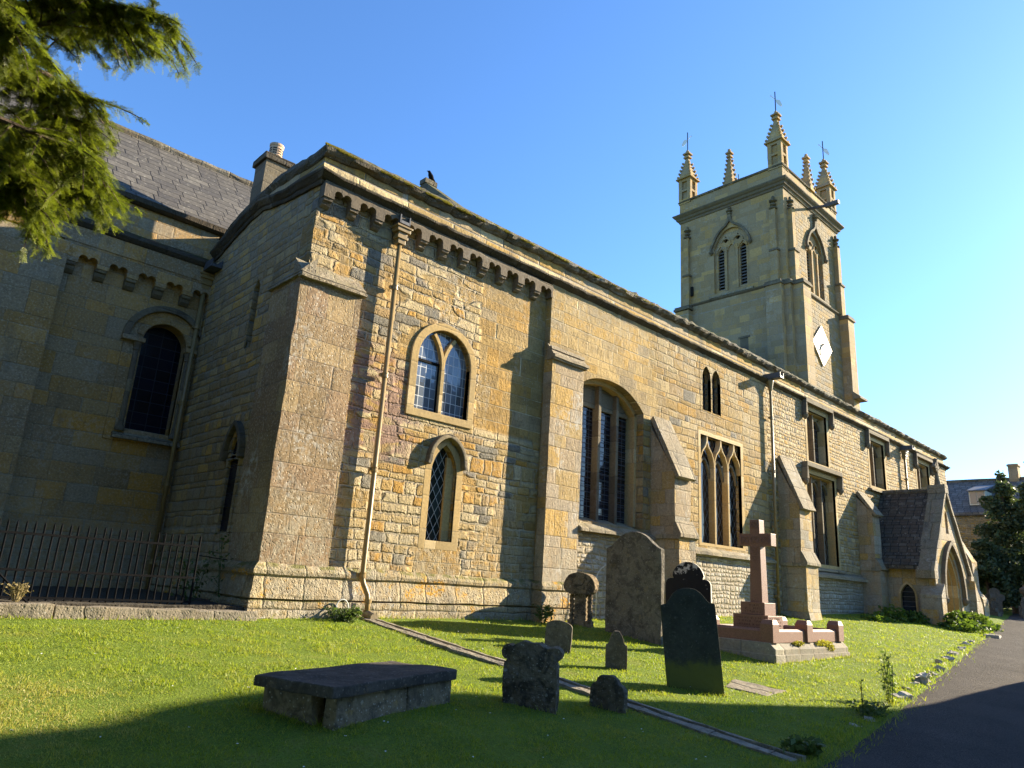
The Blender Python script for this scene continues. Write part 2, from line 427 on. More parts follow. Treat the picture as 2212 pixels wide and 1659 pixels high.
def make_materials():
    M = {}
    M['chapel'] = masonry('chapel_rubble_stone', [(0,(0.538,0.432,0.243)),(.14,(0.384,0.254,0.090)),(.26,(0.480,0.376,0.207)),(.36,(0.211,0.193,0.153)),(.44,(0.442,0.320,0.144)),(.58,(0.451,0.254,0.059)),(.68,(0.499,0.395,0.225)),(.80,(0.326,0.226,0.108)),(.90,(0.413,0.273,0.099)),(.97,(0.192,0.169,0.135))],
                          h=.18, w=(.22,.72), wob=.035, joint=.016, tool=1.1, lichen=.45, stain=.3, jfade2=.75, jag=.02, mortar=(.40,.33,.22), seed=1., jdepth=.2, extra=wall_weather(True), zone=zone_chapel, bumpd=.075)
    M['nave'] = masonry('nave_rubble_stone', [(0,(0.437,0.332,0.167)),(.15,(0.344,0.227,0.076)),(.3,(0.386,0.275,0.122)),(.5,(0.386,0.227,0.053)),(.65,(0.302,0.211,0.099)),(.8,(0.420,0.316,0.160)),(.9,(0.353,0.227,0.068)),(.97,(0.185,0.166,0.129))],
                        h=.21, w=(.26,.7), joint=.012, tool=1., lichen=.35, stain=.25, jfade2=.92, jag=.018, mortar=(.38,.30,.18), seed=2., jdepth=.16, extra=wall_weather(), bumpd=.07, wob=.04,
                        zone=lambda k, x, y, z: k.m('MAXIMUM', ss_box(k, k.add(x, k.mul(z, .2)), z, 10, 16.5, 4.2, 7, .4), 0.),
                        pal2=[(0,HONEY),(.4,GOLD),(.7,(0.323,0.234,0.111)),(.9,BUFF)], h2=.26, w2=(.3,.7), joint2=.008)
    M['nave_west'] = masonry('west_nave_rubble_stone', [(0,(.50,.38,.19)),(.2,(.38,.26,.10)),(.45,(.44,.32,.15)),(.65,(.44,.27,.07)),(.85,(.48,.37,.2)),(.96,(.25,.21,.15))],
                        h=.135, w=(.14,.38), joint=.02, tool=.8, lichen=.35, stain=.25, seed=3., jdepth=.22, extra=wall_weather(), bumpd=.085, wob=.06, jag=.02, jfade2=.4)
    M['base_rubble'] = masonry('grey_base_rubble_stone', [(0,(.42,.37,.29)),(.3,(.36,.31,.23)),(.6,(.44,.40,.33)),(.9,(.33,.30,.25))],
                        h=.12, w=(.16,.4), joint=.018, tool=.8, lichen=.6, stain=.2, seed=4., bumpd=.07, wob=.05, jag=.02, jfade2=.3)
    M['ashlar'] = masonry('buttress_ashlar_stone', [(0,(.41,.31,.19)),(.3,HONEY),(.5,(.36,.29,.2)),(.7,GOLD),(.9,GREY)],
                        h=.36, w=(.4,.85), joint=.006, tool=.8, lichen=1., mottle=.45, stain=.7, seed=6., extra=wall_weather(), bumpd=.035, wob=.004, jointfade=.85, jdepth=.07, tiltk=.25)
    M['corner'] = masonry('corner_buttress_ashlar_stone', [(0,(0.285,0.198,0.105)),(.4,(0.252,0.167,0.094)),(.75,(0.304,0.216,0.109)),(1.,(0.228,0.154,0.094))],
                        h=.42, w=(.42,.85), joint=.006, tool=.6, lichen=.9, mottle=.6, stain=.35, seed=8., extra=wall_weather(), bumpd=.03, wob=.004, mortar=(.26,.20,.14), jointfade=.95, jdepth=.03, tiltk=.12)
    M['east'] = masonry('east_wall_rubble_stone', PAL_GREY, h=.17, w=(.2,.5), joint=.014, mortar=(.30,.26,.19), tool=.7, lichen=.35, stain=.45, jfade2=.6, dark=.95, seed=9., mottle=.35, extra=wall_weather(), bumpd=.035)
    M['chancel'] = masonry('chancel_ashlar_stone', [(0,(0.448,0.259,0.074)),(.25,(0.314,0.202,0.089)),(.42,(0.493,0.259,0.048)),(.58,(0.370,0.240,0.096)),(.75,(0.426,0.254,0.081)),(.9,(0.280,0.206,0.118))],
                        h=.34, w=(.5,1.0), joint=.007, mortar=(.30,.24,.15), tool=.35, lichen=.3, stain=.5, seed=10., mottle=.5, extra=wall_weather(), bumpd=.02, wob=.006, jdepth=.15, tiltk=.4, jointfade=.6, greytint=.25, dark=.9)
    M['tower'] = masonry('tower_ashlar_stone', [(0,(0.357,0.246,0.118)),(.3,(0.315,0.223,0.110)),(.5,(0.378,0.242,0.091)),(.7,(0.304,0.223,0.122)),(.9,(0.399,0.260,0.099))],
                        h=.36, w=(.5,1.), joint=.008, mortar=(.30,.26,.2), tool=.35, lichen=.4, stain=.35, seed=11., bumpd=.02, wob=.004, jdepth=.15, tiltk=.4, jointfade=.6, greytint=.25, dark=1.08)
    M['tower_south'] = masonry('tower_rubble_stone', [(0,HONEY),(.3,(.36,.28,.16)),(.6,GOLD),(.85,(.33,.28,.2))],
                        h=.24, w=(.25,.6), joint=.014, tool=.7, lichen=.3, stain=.3, seed=12., bumpd=.04, greytint=.5, dark=.8, jfade2=.5)
    M['band'] = masonry('parapet_band_stone', [(0,HONEY),(.35,GOLD),(.6,(.38,.29,.17)),(.85,CREAM)], h=.9, w=(.8,1.5), joint=.012,
                        mortar=(.36,.32,.25), tool=.8, lichen=.45, stain=.7, seed=13., bumpd=.03, wob=.0, jag=.004)
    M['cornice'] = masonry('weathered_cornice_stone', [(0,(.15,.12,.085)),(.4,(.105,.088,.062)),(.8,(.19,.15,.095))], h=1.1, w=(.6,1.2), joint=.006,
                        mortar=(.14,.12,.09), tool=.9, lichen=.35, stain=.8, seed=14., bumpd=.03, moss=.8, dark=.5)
    M['coping'] = masonry('mossy_coping_stone', [(0,(.17,.15,.11)),(.5,(.14,.12,.09)),(.9,(.21,.185,.14))], h=1.3, w=(.5,1.1), joint=.008,
                        mortar=(.12,.11,.08), tool=1.1, lichen=.7, stain=.7, seed=15., bumpd=.04, moss=.8, dark=.75)
    M['weathering'] = masonry('weathered_slope_stone', [(0,(.33,.27,.18)),(.5,(.27,.23,.16)),(.9,(.36,.30,.2))], h=.5, w=(.5,1.2), joint=.006,
                        mortar=(.2,.18,.13), tool=.9, lichen=.9, mottle=.5, stain=.9, dark=.85, seed=16., bumpd=.04, moss=.25)
    M['plinth'] = masonry('mossy_plinth_stone', [(0,(.38,.29,.16)),(.4,(.33,.26,.16)),(.7,(.41,.31,.16)),(.9,(.30,.26,.19))], h=.5, w=(.5,1.0), joint=.008,
                        mortar=(.24,.2,.13), tool=1.1, lichen=1., mottle=.5, stain=.8, seed=17., extra=wall_weather(), bumpd=.06, moss=.9, orange=1.)
    M['dressed'] = masonry('dressed_window_stone', [(0,(.44,.32,.15)),(.5,(.40,.28,.12)),(.9,(.46,.35,.19))], h=.5, w=(3.,6.), joint=.004,
                        mortar=(.32,.26,.16), tool=.3, lichen=.2, stain=.15, seed=18., bumpd=.012)
    M['hood'] = masonry('hood_mould_stone', [(0,(.30,.25,.17)),(.5,(.26,.21,.15)),(.9,(.34,.28,.18))], h=.4, w=(3.,6.), joint=.004,
                        mortar=(.2,.17,.12), tool=.5, lichen=.4, stain=.9, dark=.55, seed=19., bumpd=.02)
    M['kerb'] = masonry('lichened_kerb_stone', [(0,(.42,.36,.27)),(.5,(.36,.31,.23)),(.9,(.45,.40,.32))], h=3., w=(.9,1.6), joint=.014,
                        mortar=(.1,.09,.06), tool=.9, lichen=.9, stain=.6, dark=.62, seed=20., bumpd=.03)
    return M
MT = make_materials()

def mat_headstone(name, base, alt, spots=.5, crust=.4, moss=0., mossz=.2, edge=None, bd=.02):
    k = N(name); P = k.obj(); x, y, z = k.sep(P)
    W = k.pos()
    n1 = k.noise(W, 3., 5., .65); n2 = k.noise(W, 24., 4., .7)
    c = k.mixc(k.ss(n1, .35, .68), base, alt)
    v = k.lin(n2, .25, .75, .65, 1.3); c = k.mixc(1., c, k.comb(v, v, v), 'MULTIPLY')
    cr = k.mul(k.ss(k.noise(W, 5., 5., .7, .6), .46, .6), crust)
    c = k.mixc(cr, c, (.035,.033,.03))
    sp = k.sub(1., k.ss(k.add(k.vor(W, 26.), k.mul(k.noise(W, 60., 2.), .15)), .2, .32))
    sp2 = k.sub(1., k.ss(k.add(k.vor(W, 11.), k.mul(k.noise(W, 35., 2.), .2)), .22, .34))
    sp = k.m('MAXIMUM', sp, k.mul(sp2, k.ss(k.noise(W, 3., 2.), .48, .58)))
    c = k.mixc(k.mul(sp, spots), c, (.40,.385,.33))
    yl = k.mul(k.ss(k.noise(W, 4., 4., .7), .58, .66), k.ss(n2, .42, .6)); c = k.mixc(k.mul(yl, spots*.7), c, (.34,.24,.07))
    if edge is not None:      # pale unpainted edge stone, dark crust on the faces
        nx, ny, nz = k.sep(k.node('ShaderNodeTexCoord').outputs['Normal'])
        e = k.ss(k.m('ABSOLUTE', ny), .6, .8)
        keep = k.mul(e, k.ss(k.add(k.noise(W, 7., 4., .7), k.mul(k.sub(1.45, z), .35)), .42, .52))
        c = k.mixc(keep, edge, (.022,.022,.022))
    if moss:
        mm = k.mul(k.sub(1., k.ss(k.add(z, k.mul(k.sub(k.noise(W, 9., 4., .7), .5), .35)), mossz*.6, mossz)), moss)
        c = k.mixc(mm, c, (.12,.125,.03))
    h = k.add(k.add(k.mul(k.noise(W, 13., 5., .7), 1.), k.mul(k.noise(W, 55., 3., .6), .3)), k.mul(k.vor(W, 20.), .35))
    return k.out(c, .92, k.bump(h, 1., bd), .08)

def mat_simple(name, col, rough=.6, var=.25, scale=12., bump=.0, spec=.3, metallic=0.):
    k = N(name); P = k.pos(); n = k.noise(P, scale, 4., .6)
    v = k.lin(n, .25, .75, 1-var, 1+var)
    c = k.mixc(1., col, k.comb(v, v, v), 'MULTIPLY')
    return k.out(c, rough, k.bump(n, 1., bump) if bump else None, spec, metallic)

def mat_glass(name, kind, a, b, col=(.012,.016,.022), line=(.10,.11,.11), lw=.012, rough=.06, axis='x', spec=.6, tilt=.35):
    """leaded glazing: a,b cell size; kind 'grid' or 'diamond'"""
    k = N(name); P = k.pos(); x, y, z = k.sep(P); u = x if axis == 'x' else y
    if kind == 'grid': s, t = k.m('DIVIDE', u, a), k.m('DIVIDE', z, b)
    else:
        p, q = k.m('DIVIDE', u, a), k.m('DIVIDE', z, b); s, t = k.add(p, q), k.sub(p, q)
    fs, ft = k.m('FRACT', s), k.m('FRACT', t)
    ds = k.mul(k.m('MINIMUM', fs, k.sub(1., fs)), a); dt = k.mul(k.m('MINIMUM', ft, k.sub(1., ft)), b if kind == 'grid' else a)
    d = k.m('MINIMUM', ds, dt); ln = k.sub(1., k.ss(d, lw*.4, lw*.7))
    cell = k.node('ShaderNodeTexWhiteNoise', noise_dimensions='3D'); k.set(cell.inputs['Vector'], k.comb(k.m('FLOOR', s), k.m('FLOOR', t), 3.))
    v = k.lin(cell.outputs['Value'], 0, 1, .5, 1.6)
    gc = k.mixc(1., col, k.comb(v, v, v), 'MULTIPLY')
    c = k.mixc(ln, gc, line)
    cx, cy, cz = k.sep(cell.outputs['Color'])
    g = k.node('ShaderNodeNewGeometry')
    off = k.comb(k.mul(k.sub(cx, .5), tilt*.12), 0., k.mul(k.sub(cy, .5), tilt*.12))
    va = k.node('ShaderNodeVectorMath', operation='ADD'); k.set(va.inputs[0], g.outputs['Normal']); k.set(va.inputs[1], off)
    vn = k.node('ShaderNodeVectorMath', operation='NORMALIZE'); k.set(vn.inputs[0], va.outputs[0])
    bb = k.bump(k.noise(P, 9., 2.), .25, .004, vn.outputs[0])
    return k.out(c, k.mixf(ln, rough, .55), bb, spec)

def mat_leaf(name, c1, c2, trans=.4, rough=.55):
    k = N(name); at = k.node('ShaderNodeAttribute', attribute_name='rnd')
    c = k.mixc(at.outputs['Fac'], c1, c2)
    n = k.noise(k.pos(), 1.6, 3., .6); v = k.lin(n, .3, .7, .75, 1.25)
    c = k.mixc(1., c, k.comb(v, v, v), 'MULTIPLY')
    b = k.node('ShaderNodeBsdfPrincipled'); k.set(b.inputs['Base Color'], c); b.inputs['Roughness'].default_value = rough
    b.inputs['Specular IOR Level'].default_value = .25
    t = k.node('ShaderNodeBsdfTranslucent'); k.set(t.inputs['Color'], k.mixc(1., c, (1.15,1.2,.6), 'MULTIPLY'))
    mx = k.node('ShaderNodeMixShader'); mx.inputs[0].default_value = trans
    k.nt.links.new(b.outputs[0], mx.inputs[1]); k.nt.links.new(t.outputs[0], mx.inputs[2])
    o = k.node('ShaderNodeOutputMaterial'); k.nt.links.new(mx.outputs[0], o.inputs[0])
    return k.mat

MT['pipe'] = mat_simple('buff_painted_iron', (.235,.16,.062), .4, .18, 9., .003, .4)
MT['lead'] = mat_simple('dull_lead', (.07,.075,.085), .55, .3, 8., .004, .4)
MT['iron'] = mat_simple('black_painted_iron', (.006,.006,.007), .85, .3, 20., .002, .08)
MT['white_metal'] = mat_simple('pale_plastic_hose', (.50,.50,.47), .5, .1, 20.)
MT['gilt'] = mat_simple('gilded_metal', (.85,.62,.22), .3, .1, 6., 0, .5, 1.)
MT['terracotta'] = mat_simple('pale_clay', (.46,.31,.20), .8, .15, 14., .003)
MT['dark_void'] = mat_simple('dark_hollow', (.012,.011,.010), .9, .2)
MT['louvre'] = mat_simple('grey_louvre_slate', (.13,.125,.12), .8, .2, 9., .006)
MT['granite'] = mat_simple('polished_red_granite', (.20,.098,.064), .5, .45, 70., .003, .4)
MT['grey_plinth'] = masonry('grey_kerb_plinth_stone', [(0,(.27,.24,.19)),(.6,(.23,.21,.165)),(.9,(.3,.27,.21))], h=3., w=(.5,.9), joint=.006,
                            mortar=(.14,.12,.1), tool=.8, lichen=.5, stain=.4, seed=31., bumpd=.015)
MT['glass_grid'] = mat_glass('leaded_square_glass', 'grid', .135, .20, (.10,.12,.15), (.50,.52,.52), .010, .05, spec=.9, tilt=.12)
MT['glass_diamond'] = mat_glass('leaded_diamond_glass', 'diamond', .17, .30, (.016,.022,.022), (.30,.32,.31), .011, .05)
MT['glass_dark'] = mat_glass('dark_leaded_glass', 'grid', .22, .17, (.008,.010,.016), (.07,.075,.08), .013, .06)
MT['glass_dim'] = mat_glass('dim_diamond_glass', 'diamond', .20, .34, (.008,.010,.012), (.13,.135,.13), .013, .07)
MT['glass_chancel'] = mat_glass('dark_chancel_glass', 'grid', .3, .25, (.004,.005,.012), (.010,.011,.016), .014, .15, spec=.3)

def mat_slate(name, pal, h=.28, w=.5, relief=.012, rot='x'):
    k = N(name); P = k.pos(); x, y, z = k.sep(P)
    u = x if rot == 'x' else y; v = k.mul(z, 1.42)
    r = k.m('FLOOR', k.m('DIVIDE', v, h)); fv = k.m('FRACT', k.m('DIVIDE', v, h))
    rr = k.white(r, '1D'); cu = k.m('DIVIDE', k.add(u, k.mul(rr, 5.3)), w)
    cu = k.add(cu, k.mul(k.sub(k.noise(k.comb(u, k.mul(r, 3.1), 0.), 1.6, 1.), .5), .5))
    c = k.m('FLOOR', cu); fu = k.m('FRACT', cu)
    cv = k.white(k.comb(c, r, 1.)); col = k.ramp(cv, pal)
    n = k.noise(P, 6., 5., .7); vv = k.lin(n, .25, .75, .75, 1.25); col = k.mixc(1., col, k.comb(vv, vv, vv), 'MULTIPLY')
    sp = k.mul(k.ss(k.noise(P, 9., 5., .75), .58, .66), .55); col = k.mixc(sp, col, (.36,.34,.28))
    du = k.mul(k.m('MINIMUM', fu, k.sub(1., fu)), w)
    gap = k.mul(k.ss(du, .006, .018), k.ss(fv, .0, .12))
    col = k.mixc(gap, (.02,.02,.02), col)
    hh = k.add(k.mul(k.sub(1., fv), 1.), k.add(k.mul(cv, .4), k.mul(gap, .8)))
    return k.out(col, .8, k.bump(k.add(hh, k.mul(n, .4)), 1., relief), .3)
MT['slate'] = mat_slate('chancel_stone_slates', [(0,(.062,.056,.048)),(.4,(.080,.072,.060)),(.7,(.048,.044,.040)),(.95,(.105,.095,.078))], .31, .50, .05)
MT['tile'] = mat_slate('porch_stone_tiles', [(0,(.075,.056,.038)),(.4,(.095,.072,.047)),(.7,(.06,.048,.035)),(.95,(.12,.10,.07))], .17, .3, .03, 'y')
MT['house_slate'] = mat_slate('house_stone_tiles', [(0,(.10,.09,.075)),(.5,(.13,.115,.095)),(.95,(.17,.155,.13))], .25, .4, .03, 'y')

# ------------------------------------------------------------------ CHURCH
Y0, YN = 11.0, 10.83           # chapel wall face, nave wall face
CH = thing('parish_church', 'honey stone medieval church with square pinnacled tower and gabled porch', 'church', (22, 16, -.72))
def cp(mb, name, mat, parent=None, **kw): return mb.build(name, mat, parent or CH, **kw)

def window(name_wall, frame, glass=None, mats=('dressed',), **kw): pass

# -- chapel south wall with two windows
w1x0, w1x1, w1z0, w1zs, w1zt = 7.64, 8.98, 3.10, 4.16, 4.82
up_open = [(w1x0, w1z0), (w1x1, w1z0)] + arc((w1x0+w1x1)/2, w1zs, (w1x1-w1x0)/2, 0, 180, 18)
lan_open = pointed_open(8.22, 8.85, .66, 1.93, 2.52)
m = MB(); m.prism([(5.15,-1.2),(11.3,-1.2),(11.3,6.9),(5.15,6.9)], 'y', Y0, Y0+.5, [up_open, lan_open])
cp(m, 'chapel_wall', MT['chapel'])

def win_part(mb, mat, **kw): return cp(mb, 'window', mat, **kw)
# upper window: pale round-headed surround, forked mullion, leaded lights
so = [(7.47, 2.95), (9.14, 2.95)] + arc(8.305, 4.14, .835, 0, 180, 20)
m = MB(); m.prism(so, 'y', Y0-.035, Y0+.12, [up_open])
W1 = win_part(m, MT['dressed'], bevel=.012)
xc = (w1x0+w1x1)/2; R = .67*1.55
m = MB()
m.bar([(xc, w1z0), (xc, 4.02)] , .085, Y0+.03, Y0+.19)
la = [(xc - (R - R*math.cos(a)), 4.02 + R*math.sin(a)) for a in np.linspace(0, .74, 9)]
m.bar(la, .075, Y0+.035, Y0+.185); m.bar([(2*xc-p[0], p[1]) for p in la], .075, Y0+.04, Y0+.18)
cp(m, 'mullion', MT['dressed'], W1, bevel=.008)
m = MB(); m.box(w1x0-.03, w1x1+.03, Y0+.13, Y0+.15, w1z0-.03, w1zt+.05); cp(m, 'glazing', MT['glass_grid'], W1)
m = MB()
m.box(w1x0, xc-.04, Y0+.10, Y0+.128, 4.10, 4.15); m.box(w1x0, w1x0+.03, Y0+.10, Y0+.128, w1z0, 4.10); m.box(xc-.075, xc-.045, Y0+.10, Y0+.128, w1z0, 4.10)
cp(m, 'casement_frame', MT['iron'], W1)
# lancet with projecting hood
m = MB(); m.prism(pointed_open(8.06, 9.01, .50, 1.93, 2.62), 'y', Y0-.004, Y0+.05, [lan_open])
W2 = win_part(m, MT['dressed'], bevel=.008)
m = MB(); m.box(8.2, 8.87, Y0+.16, Y0+.18, .6, 2.55); cp(m, 'glazing', MT['glass_diamond'], W2)
hp = pointed(8.10, 8.97, 2.16, 2.70, 8); m = MB(); m.bar([(8.97+.03, 2.08)]+hp+[(8.10-.03, 2.08)], .085, Y0-.13, Y0+.02)
cp(m, 'hood_mould', MT['hood'], W2, bevel=.02)
m = MB(); m.box(8.66, 8.84, Y0+.10, Y0+.155, .68, 2.30); cp(m, 'inner_frame', MT['dressed'], W2)

# -- chapel east wall (faces the viewer's left), low gable
def ez(y): # gable height profile offset (relative to corner)
    return np.interp(y, [10.6, 13.35, 16.2], [0, .36, -.12])
el = [(y, 6.75+ez(y)) for y in (11.0, 13.35, 16.0)]
slit = [(13.02, 4.05), (13.30, 4.05), (13.30, 5.35), (13.16, 5.5), (13.02, 5.35)]
elan = [(12.66, .55), (13.10, .55)] + pointed(12.66, 13.10, 1.85, 2.36)
m = MB(); m.prism([(11.5,-1.2),(16.3,-1.2)]+[(16.0, 6.72), (15.3, 6.82), (14.1, 7.1), (13.45, 7.15), (12.3, 6.92), (11.5, 6.8)], 'x', 5.15, 5.65, [slit, elan])
cp(m, 'east_wall', MT['east'])
m = MB(); m.bar([(13.02-.06, 3.98), (13.02-.06, 5.38), (13.16, 5.58), (13.36, 5.38), (13.36, 3.98)], .11, 5.146, 5.24, 'x')
W3 = win_part(m, MT['east'], bevel=.01)
m = MB(); m.box(5.44, 5.46, 12.95, 13.4, 4.0, 5.6); cp(m, 'glazing', MT['dark_void'], W3)
m = MB(); m.bar([(13.16, .5), (13.16, 1.85)]+list(reversed(pointed(12.6, 13.16, 1.85, 2.43)))[1:-1]+[(12.6, 1.85), (12.6, .5)], .11, 5.13, 5.2, 'x')
W4 = win_part(m, MT['east'], bevel=.01)
m = MB(); m.box(5.19, 5.21, 12.6, 13.16, .5, 2.42); cp(m, 'glazing', MT['glass_chancel'], W4)
hp = pointed(12.52, 13.24, 1.92, 2.52); m = MB(); m.bar([(12.49,1.82)]+list(reversed(hp))[0:0]+hp[::-1][0:0]+[(p[0],p[1]) for p in hp[::-1]][0:0]+[], .1, 5.0, 5.1, 'x') if False else None
m = MB(); m.bar([(13.27, 1.84)]+hp+[(12.49, 1.84)], .09, 5.03, 5.17, 'x'); cp(m, 'hood_mould', MT['hood'], W4, bevel=.02)

# -- clasping corner buttress with weathered set-off
m = MB()
m.box(4.93, 6.12, 10.76, 11.05, -1.2, 4.86); m.box(4.93, 5.2, 11.03, 11.92, -1.2, 4.86)
B1 = cp(m, 'buttress', MT['corner'], rough=.018, cell=.3)
m = MB()
m.prism([(10.70,4.84),(10.70,4.90),(11.02,5.22),(11.02,4.84)], 'x', 4.90, 6.16)
m.prism([(4.87,4.84),(4.87,4.90),(5.17,5.22),(5.17,4.84)], 'y', 10.72, 11.96)
m.prism([(10.66,4.80),(10.66,4.845),(10.80,4.845),(10.80,4.80)], 'x', 4.88, 6.18)
cp(m, 'weathering', MT['weathering'], B1, rough=.02, cell=.2)
# quoin corner above
m = MB(); m.box(5.13, 5.75, 10.985, 11.2, 5.15, 6.72); cp(m, 'quoin', MT['chapel'], rough=.012, cell=.25)

# -- plinth: roll moulding, battered course, foot
def plinth(pts):
    """pts: plan polyline of the wall face (x,y); offsets go outward (to the right of travel reversed)"""
    n = len(pts); fr = []
    for i, p in enumerate(pts):
        a = Vector(pts[max(i-1, 0)]); b = Vector(pts[min(i+1, n-1)]); q = Vector(p)
        d1 = (q-a).normalized() if i > 0 else (b-q).normalized(); d2 = (b-q).normalized() if i < n-1 else d1
        n1 = Vector((d1.y, -d1.x)); n2 = Vector((d2.y, -d2.x)); nn = (n1+n2); nn = nn/nn.length; s_ = 1/max(.4, nn.dot(n1))
        fr.append(((q.x, q.y, 0), (nn.x*s_, nn.y*s_, 0), (0, 0, 1)))
    return fr
prof = [(-.1,.06),(.0,.06),(.06,.0),(.085,-.05),(.075,-.105),(.04,-.14),(.05,-.16),(.085,-.34),(.10,-.40),(.10,-.46),(.035,-.485),(.12,-.50),(.125,-1.1),(-.1,-1.1)]
path = [(5.15,16.0),(5.15,11.92),(4.93,11.92),(4.93,10.76),(6.45,10.76),(6.46,11.0),(11.13,11.0),(11.13,10.70),(12.22,10.70),(12.22,10.86)]
def dense(path, step=.35):
    o = []
    for a, b in zip(path, path[1:]):
        L = math.dist(a, b); k = max(1, int(L/step))
        o += [(a[0]+(b[0]-a[0])*i/k, a[1]+(b[1]-a[1])*i/k) for i in range(k)]
    return o + [path[-1]]
m = MB(); m.sweep(prof, plinth(dense(path))); cp(m, 'plinth', MT['plinth'], rough=.02, cell=9., scale=3.)

# -- second buttress (pilaster) at the junction of chapel and nave
m = MB(); m.box(11.13, 12.22, 10.70, 10.95, -1.2, 4.96); B2 = cp(m, 'buttress', MT['ashlar'], rough=.012, cell=.3)
m = MB()
m.prism([(10.63,4.94),(10.63,5.02),(10.85,5.36),(10.85,4.94)], 'x', 11.1, 12.28); m.prism([(10.60,4.98),(10.61,5.05),(10.74,5.05),(10.74,4.95)], 'x', 11.09, 12.30)
m.prism([(10.70,5.18),(10.72,5.26),(10.85,5.26),(10.85,5.18)], 'x', 11.1, 12.26)
cp(m, 'weathering', MT['weathering'], B2, rough=.014, cell=.2)

# -- nave south wall
bw = pointed_open(11.98, 14.78, 1.45, 4.42, 4.98)
tri = [(17.48,1.35),(19.72,1.35),(19.72,4.39),(17.48,4.39)]
tw1 = pointed_open(17.62,18.08,5.13,6.12,6.50); tw2 = pointed_open(18.15,18.62,5.13,6.12,6.50)
def rect(x0,x1,z0,z1): return [(x0,z0),(x1,z0),(x1,z1),(x0,z1)]
c1 = rect(24.45,26.1,4.72,6.58); c2 = rect(30.1,31.72,4.6,6.5); c3 = rect(35.7,37.4,4.6,6.46); l1 = rect(24.2,26.5,1.2,4.26)
XM = 21.45
m = MB(); m.prism(rect(11.15, XM, -1.2, 6.95), 'y', YN, YN+.62, [bw, tri, tw1, tw2]); cp(m, 'nave_wall', MT['nave'])
m = MB(); m.prism(rect(XM, 40.05, -1.2, 6.95), 'y', YN+.004, YN+.62, [c1, c2, c3, l1]); cp(m, 'nave_wall', MT['nave_west'])
m = MB(); m.box(39.5, 40.05, YN+.62, 27.5, -1.2, 7.4); cp(m, 'west_wall', MT['nave_west'])
# grey rubble below the sills, set a little proud
m = MB(); m.box(12.24, 15.1, YN-.02, YN+.1, -1.2, 1.18); m.box(15.85, 22.0, YN-.02, YN+.1, -1.2, 1.02); m.box(23.1, 29, YN-.02, YN+.1, -1.2, .92)
cp(m, 'wall_base', MT['base_rubble'])

# big four-light window
m = MB(); m.bar([(14.78-.05, 1.5), (14.78-.05, 4.42)]+[(13.38+(p[0]-13.38)*.965, p[1]-.05) for p in pointed(11.98, 14.78, 4.42, 4.98)]+[(12.03, 1.5)], .1, YN+.22, YN+.60)
W5 = win_part(m, MT['dressed'], bevel=.02)
m = MB()
for x in (12.67, 13.37, 14.08): m.bar([(x, 1.5), (x, 4.95)], .10, YN+.30, YN+.56)
cp(m, 'mullion', MT['hood'], W5, bevel=.012)
hd = [(14.7, 4.30)] + [(13.38+(p[0]-13.38)*.95, p[1]-.07) for p in pointed(11.98, 14.78, 4.42, 4.98)] + [(12.06, 4.30)]
for a, b in ((12.06,12.64),(12.70,13.34),(13.40,14.05),(14.11,14.70))[::-1]: hd += [(b, 4.31)] if False else []
m = MB(); m.prism(hd, 'y', YN+.43, YN+.49); cp(m, 'window_head', MT['hood'], W5)
m = MB(); m.box(11.9, 14.85, YN+.5, YN+.52, 1.4, 5.0); cp(m, 'glazing', MT['glass_dark'], W5)
m = MB(); m.prism([(10.62,1.20),(10.62,1.27),(10.83,1.40),(11.36,1.60),(11.36,1.20)], 'x', 12.24, 15.05); cp(m, 'sill', MT['weathering'], W5, rough=.015, cell=.2)
m = MB()
for i in range(24): m.box(12.0, 14.72, YN+.475, YN+.481, 1.62+i*.118, 1.627+i*.118)
cp(m, 'wire_guard', MT['lead'], W5)

# twin lancets
m = MB(); m.prism([(17.5,5.03),(18.74,5.03),(18.74,6.62),(17.5,6.62)], 'y', YN-.006, YN+.1, [tw1, tw2]); W6 = win_part(m, MT['nave'])
m = MB(); m.box(17.6, 18.64, YN+.2, YN+.22, 5.1, 6.52); cp(m, 'glazing', MT['glass_dim'], W6)
# triple light with ogee tracery
m = MB(); m.prism([(17.36,1.27),(19.86,1.27),(19.86,4.53),(17.36,4.53)], 'y', YN-.008, YN+.1, [tri]); W7 = win_part(m, MT['dressed'])
m = MB(); bw3 = 2.24/3
for i in (1, 2): m.bar([(17.48+bw3*i, 1.35), (17.48+bw3*i, 3.58)], .085, YN+.0, YN+.22)
for i in range(3):
    a = 17.48+bw3*i; b = a+bw3; c = (a+b)/2
    og = [(a+.0, 3.5), (a+.03, 3.72), (a+.13, 3.92), (c-.09, 4.07), (c-.02, 4.22), (c, 4.39)]
    m.bar(og, .05, YN+.005, YN+.17); m.bar([(2*c-p[0], p[1]) for p in og], .05, YN+.007, YN+.168)
cp(m, 'mullion', MT['dressed'], W7, bevel=.012)
m = MB()
for i in range(3):
    a = 17.48+bw3*i; m.bar([(a+.04, 3.2)]+[(a+.04+(bw3-.08)*t, 3.2+.55*math.sin(math.pi*t)**.7) for t in (.1,.2,.35,.5,.65,.8,.9)]+[(a+bw3-.04, 3.2)], .07, YN+.12, YN+.19)
cp(m, 'tracery', MT['hood'], W7)
m = MB(); m.box(17.45, 19.75, YN+.19, YN+.21, 1.3, 4.42); cp(m, 'glazing', MT['glass_dim'], W7)
m = MB(); m.prism([(10.64,1.02),(10.64,1.10),(10.84,1.22),(11.03,1.38),(11.03,1.02)], 'x', 16.9, 21.4); cp(m, 'sill', MT['weathering'], W7, rough=.012, cell=.2)

